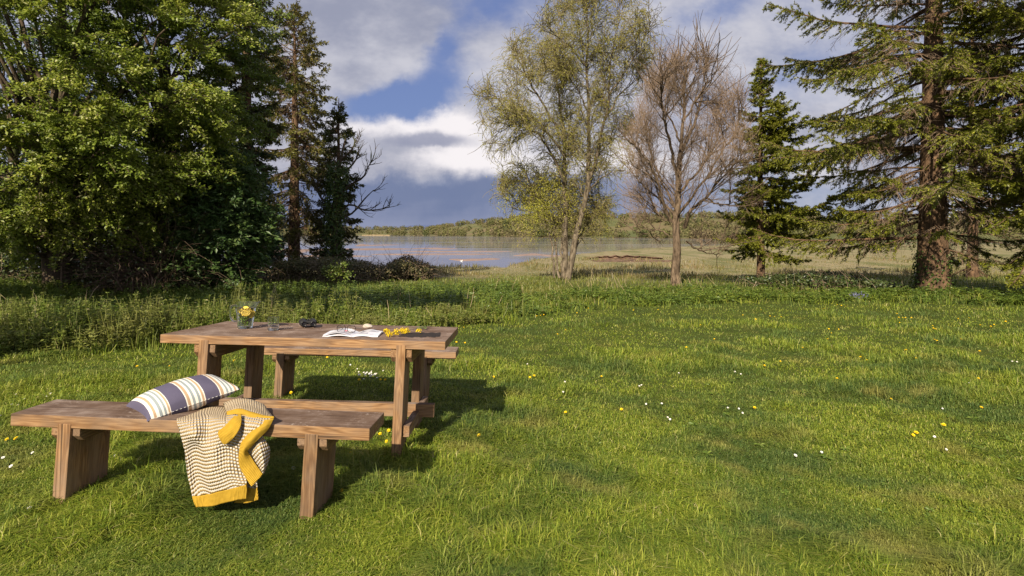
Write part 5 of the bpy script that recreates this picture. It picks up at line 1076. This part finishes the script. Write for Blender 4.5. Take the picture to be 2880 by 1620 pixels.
def bramble_tangle():
    g = TG; b = np.array(gp(415, 12.9)); o = empty('bramble_tangle', tuple(b)); n = 560
    st = g.normal(0, .26, (n, 3)) * [1, .6, 0]; P = grow(st, g.normal(0, .33, (n, 3)) + [0, 0, 1.2], g.uniform(1.2, 3.2, n), 12, .20, (0, -.01, -.11), g)
    P[:, :, 2] = np.abs(P[:, :, 2]); C = Geo(); C.add(tubes(P, taper(n, 12, .0065, .5), 3)); C.obj('canes', plain('old_bramble_cane', (.125, .085, .058), .85, .15), o)
    p, d, _, _ = spawn(P, 5, .3, 1, 1, .4, g); L = Geo(); L.add(cards(p, d, rdir(len(p), g) + [0, -.4, .6], .06 * g.uniform(.6, 1.3, len(p)), .045, .45)); L.obj('leaves', BRA, o)
    tag(o, 'heap of tangled dry brown bramble stems at the foot of the left hand wood', 'brambles')
bramble_tangle()
b = gp(952, 15.6); tag(broadleaf('shrub', b, .75, (b[0], b[1], b[2] + .36, .42, .35, .36), 34, 60, .07, GEL, TWG, 140, r0=.012, clr=(.12, .2), upn=1), 'small bright green rounded shrub in the shade left of the water', 'bush')
# bare sticks and low trunks in the dark under the left wood
BS = np.random.default_rng(81)
for px, D, pts, lb in [(172, 12.3, [(172, 760), (178, 690), (196, 610)], 'thin pale sapling stem rising from the brambles under the bright leafy tree'), (420, 12.0, [(408, 838), (424, 815), (428, 780)], 'dead forked stick leaning at the foot of the bramble tangle')]:
    b = np.array(gp(px, D)); P = resample([PX(x, y, D) - b for x, y in pts], 10); P[0, 2] = min(P[0, 2], -.02); G = Geo(); G.add(tubes(P[None], np.linspace(.018, .010, 10)[None], 6))
    q, d, _, _ = spawn(P[None], 4, .4, 1, .7, .2, BS); k = grow(q, d, .35, 5, .15, g=BS); G.add(tubes(k, taper(len(k), 5, .006, .4), 4)); o = G.obj('dead_stick', TWD); o.location = b; tag(o, lb, 'stick')

# ------------------------------------------------------------------ woods on the far shore
def far_wood():
    g = np.random.default_rng(91); C = []; R = []
    def add(px, D, r, lift=0.0):
        x = (px - 1288) / 1360 * D; z = float(ground_z(np.array([x]), np.array([D]))[0]); C.append((x, D, z + r * .7 + lift)); R.append(r)
    def dfar(px): return float(np.interp((px - 1288) / 1360, _sf, _df))
    for px in np.arange(560, 1180, 3.0):            # hedges and trees behind the low fields
        d = dfar(px)
        for f, pr in ((1.02, .30), (1.22, .55), (1.5, .9)):
            if g.uniform() < pr * (1.0 if fbm(px * .02, f, 5) > .42 else .4): add(px + g.normal(0, 2), d * f * g.uniform(.98, 1.04), g.uniform(3.2, 7.0))
    for k in range(900):                              # wooded hillside to the right
        px = g.uniform(1080, 2050); d = dfar(px); f = g.uniform(1.03, 1.62)
        if fbm(px * .012, f * 5, 8) > .60 and f < 1.5: continue
        add(px, d * f, g.uniform(3.0, 5.6) * np.interp(px, [1080, 1500, 2050], [1.2, .85, .62]))
    for k in range(170):
        px = g.uniform(2000, 2900); d = dfar(px); f = g.choice([1.25, 1.45, 1.6]) * g.uniform(.98, 1.02); add(px, d * f, g.uniform(1.8, 3.4))
    C = np.array(C); R = np.array(R); n = 130; i = np.repeat(np.arange(len(C)), n); d = rdir(len(i), g)
    P = C[i] + d * R[i, None] * [1.0, .9, .85] * g.uniform(.55, 1.0, (len(i), 1)) ** .5
    P[:, 2] = np.maximum(P[:, 2], C[i, 2] - R[i] * .72)
    G = Geo(); s = R[i] * g.uniform(.22, .42, len(i)); G.add(cards(P, rdir(len(i), g), d + rdir(len(i), g) * .6, s, s * .8, .5))
    m, nt = M_new('far_wood_leaf'); gg = N(nt, 'ShaderNodeNewGeometry'); P_ = gg.outputs['Position']
    t = noise(nt, mapping(nt, P_, (.055, .03, .0)), 1, 2, .5)
    c = ramp(nt, t, [(.32, (.05, .075, .022)), (.45, (.12, .125, .04)), (.52, (.19, .15, .085)), (.60, (.16, .17, .045)), (.7, (.21, .155, .10))], 'EASE')
    c = mixc(nt, .35, c, ramp(nt, gg.outputs['Random Per Island'], [(0, (.06, .06, .03)), (1, (.24, .21, .10))]))
    finish(nt, c, .8, .1, None, .15)
    tag(G.obj('woodland', m), 'spring woodland in olive and brown covering the far shore and hillside', 'woodland', kind='stuff')
far_wood()
# pale reeds along the far bank
g_ = np.random.default_rng(95); V = []; n = 900
px = g_.uniform(840, 1015, n); sx = (px - 1288) / 1360; d = np.interp(sx, _sf, _df) * g_.uniform(.988, 1.01, n); x = sx * d
k = vnoise(px * .02, px * 0, 3) > .45; x, d = x[k], d[k]; P = np.stack([x, d, np.full(len(x), WZ + .1)], -1)
G = Geo(); G.add(cards(P, rdir(len(P), g_) * [.5, .3, .2] + [0, 0, 1], np.tile([[0., -1, 0]], (len(P), 1)), g_.uniform(.8, 1.7, len(P)), 1.6, .5))
tag(G.obj('reed_bed', plain('pale_reed', (.34, .26, .15), .9, .1)), 'pale straw reeds along the far water edge', 'reeds', kind='stuff')
# gull sitting on the water
def gull():
    D = 2.75 * 1360 / (657 - 588.5); x = (1161 - 1288) / 1360 * D; o = empty('gull', (x, D, WZ)); o.scale = (.55, .55, .55); bm = bmesh.new(); bmesh.ops.create_uvsphere(bm, u_segments=20, v_segments=12, radius=1)
    for v in bm.verts:
        c = v.co.copy(); v.co = Vector((c.x * .21 - .02, c.y * .085, c.z * .075 + .05 + (.05 * max(0, -c.x) ** 2)))
        if c.x > .55: k = (c.x - .55) / .45; v.co += Vector((.03 * k, -.03 * c.y * k, .10 * k))
    bmesh.ops.create_uvsphere(bm, u_segments=14, v_segments=10, radius=.048, matrix=Matrix.Translation((.20, 0, .19)))
    me = bpy.data.meshes.new('body'); bm.to_mesh(me); bm.free(); me.materials.append(plain('white_plumage', (.82, .82, .82), .8, .1)); b_ = bpy.data.objects.new('body', me); COL.objects.link(b_); b_.parent = o
    V, q = lathe([(.001, .075), (.012, .03), (.016, .0)], 10); V = V[:, [2, 1, 0]] * [1, 1, 1] + [.235, 0, .185]; mk('beak', V, q, plain('yellow_beak', (.7, .45, .05)), o)
    w_ = bmesh.new(); bmesh.ops.create_uvsphere(w_, u_segments=16, v_segments=8, radius=1)
    for v in w_.verts: v.co = Vector((v.co.x * .17 - .07, v.co.y * .088, v.co.z * .035 + .105))
    me = bpy.data.meshes.new('wings'); w_.to_mesh(me); w_.free(); me.materials.append(plain('grey_plumage', (.42, .44, .47), .8, .1)); b_ = bpy.data.objects.new('wings', me); COL.objects.link(b_); b_.parent = o
    tag(o, 'white gull resting on the shallow water beside a sandbank', 'bird')
gull()

# eroded edge of the marsh creek
def mud_bank():
    D = 55.0; n = 90; t = np.linspace(0, 1, n); x = (np.interp(t, [0, 1], [1476, 1668]) - 1288) / 1360 * D; e = np.sin(PI * t) ** .4
    wob = (fbm(x * .8, x * 0, 5) - .5) * 1.6; hz = ground_z(x, np.full(n, D)) + (.34 + .30 * (fbm(x * 1.7, x * 0 + 4, 6) - .5)) * e
    base = ground_z(x, np.full(n, D)); R = [np.stack([x, D - 6.5 + wob - 2.5 * (fbm(x * .5, x * 0 + 9, 2)), ground_z(x, np.full(n, D - 6.5)) - .05], -1), np.stack([x, D - 3.2 + wob, ground_z(x, np.full(n, D - 3.2)) + .06], -1), np.stack([x, D - 1.0 + wob, hz - .30], -1), np.stack([x, D - .25 + wob, hz - .16], -1), np.stack([x, D + .05 + wob, hz - .14], -1), np.stack([x, D - .22 + wob, hz - .02], -1), np.stack([x, D + .3 + wob, hz + .03], -1), np.stack([x, D + 4.0 + wob, base - .1], -1)]
    V = np.concatenate(R); i = np.arange(len(V)).reshape(len(R), n)
    m, nt = M_new('creek_mud'); g = N(nt, 'ShaderNodeNewGeometry'); sp = N(nt, 'ShaderNodeSeparateXYZ'); LK(nt, g.outputs['Normal'], sp.inputs[0])
    c = ramp(nt, noise(nt, g.outputs['Position'], 1.5, 5, .7), [(.35, (.07, .040, .025)), (.6, (.20, .125, .08)), (.75, (.27, .18, .12))])
    finish(nt, c, .9, .1)
    tag(mk('mud_bank', V, np.stack([i[:-1, :-1], i[:-1, 1:], i[1:, 1:], i[1:, :-1]], -1).reshape(-1, 4), m), kind='structure')
mud_bank()
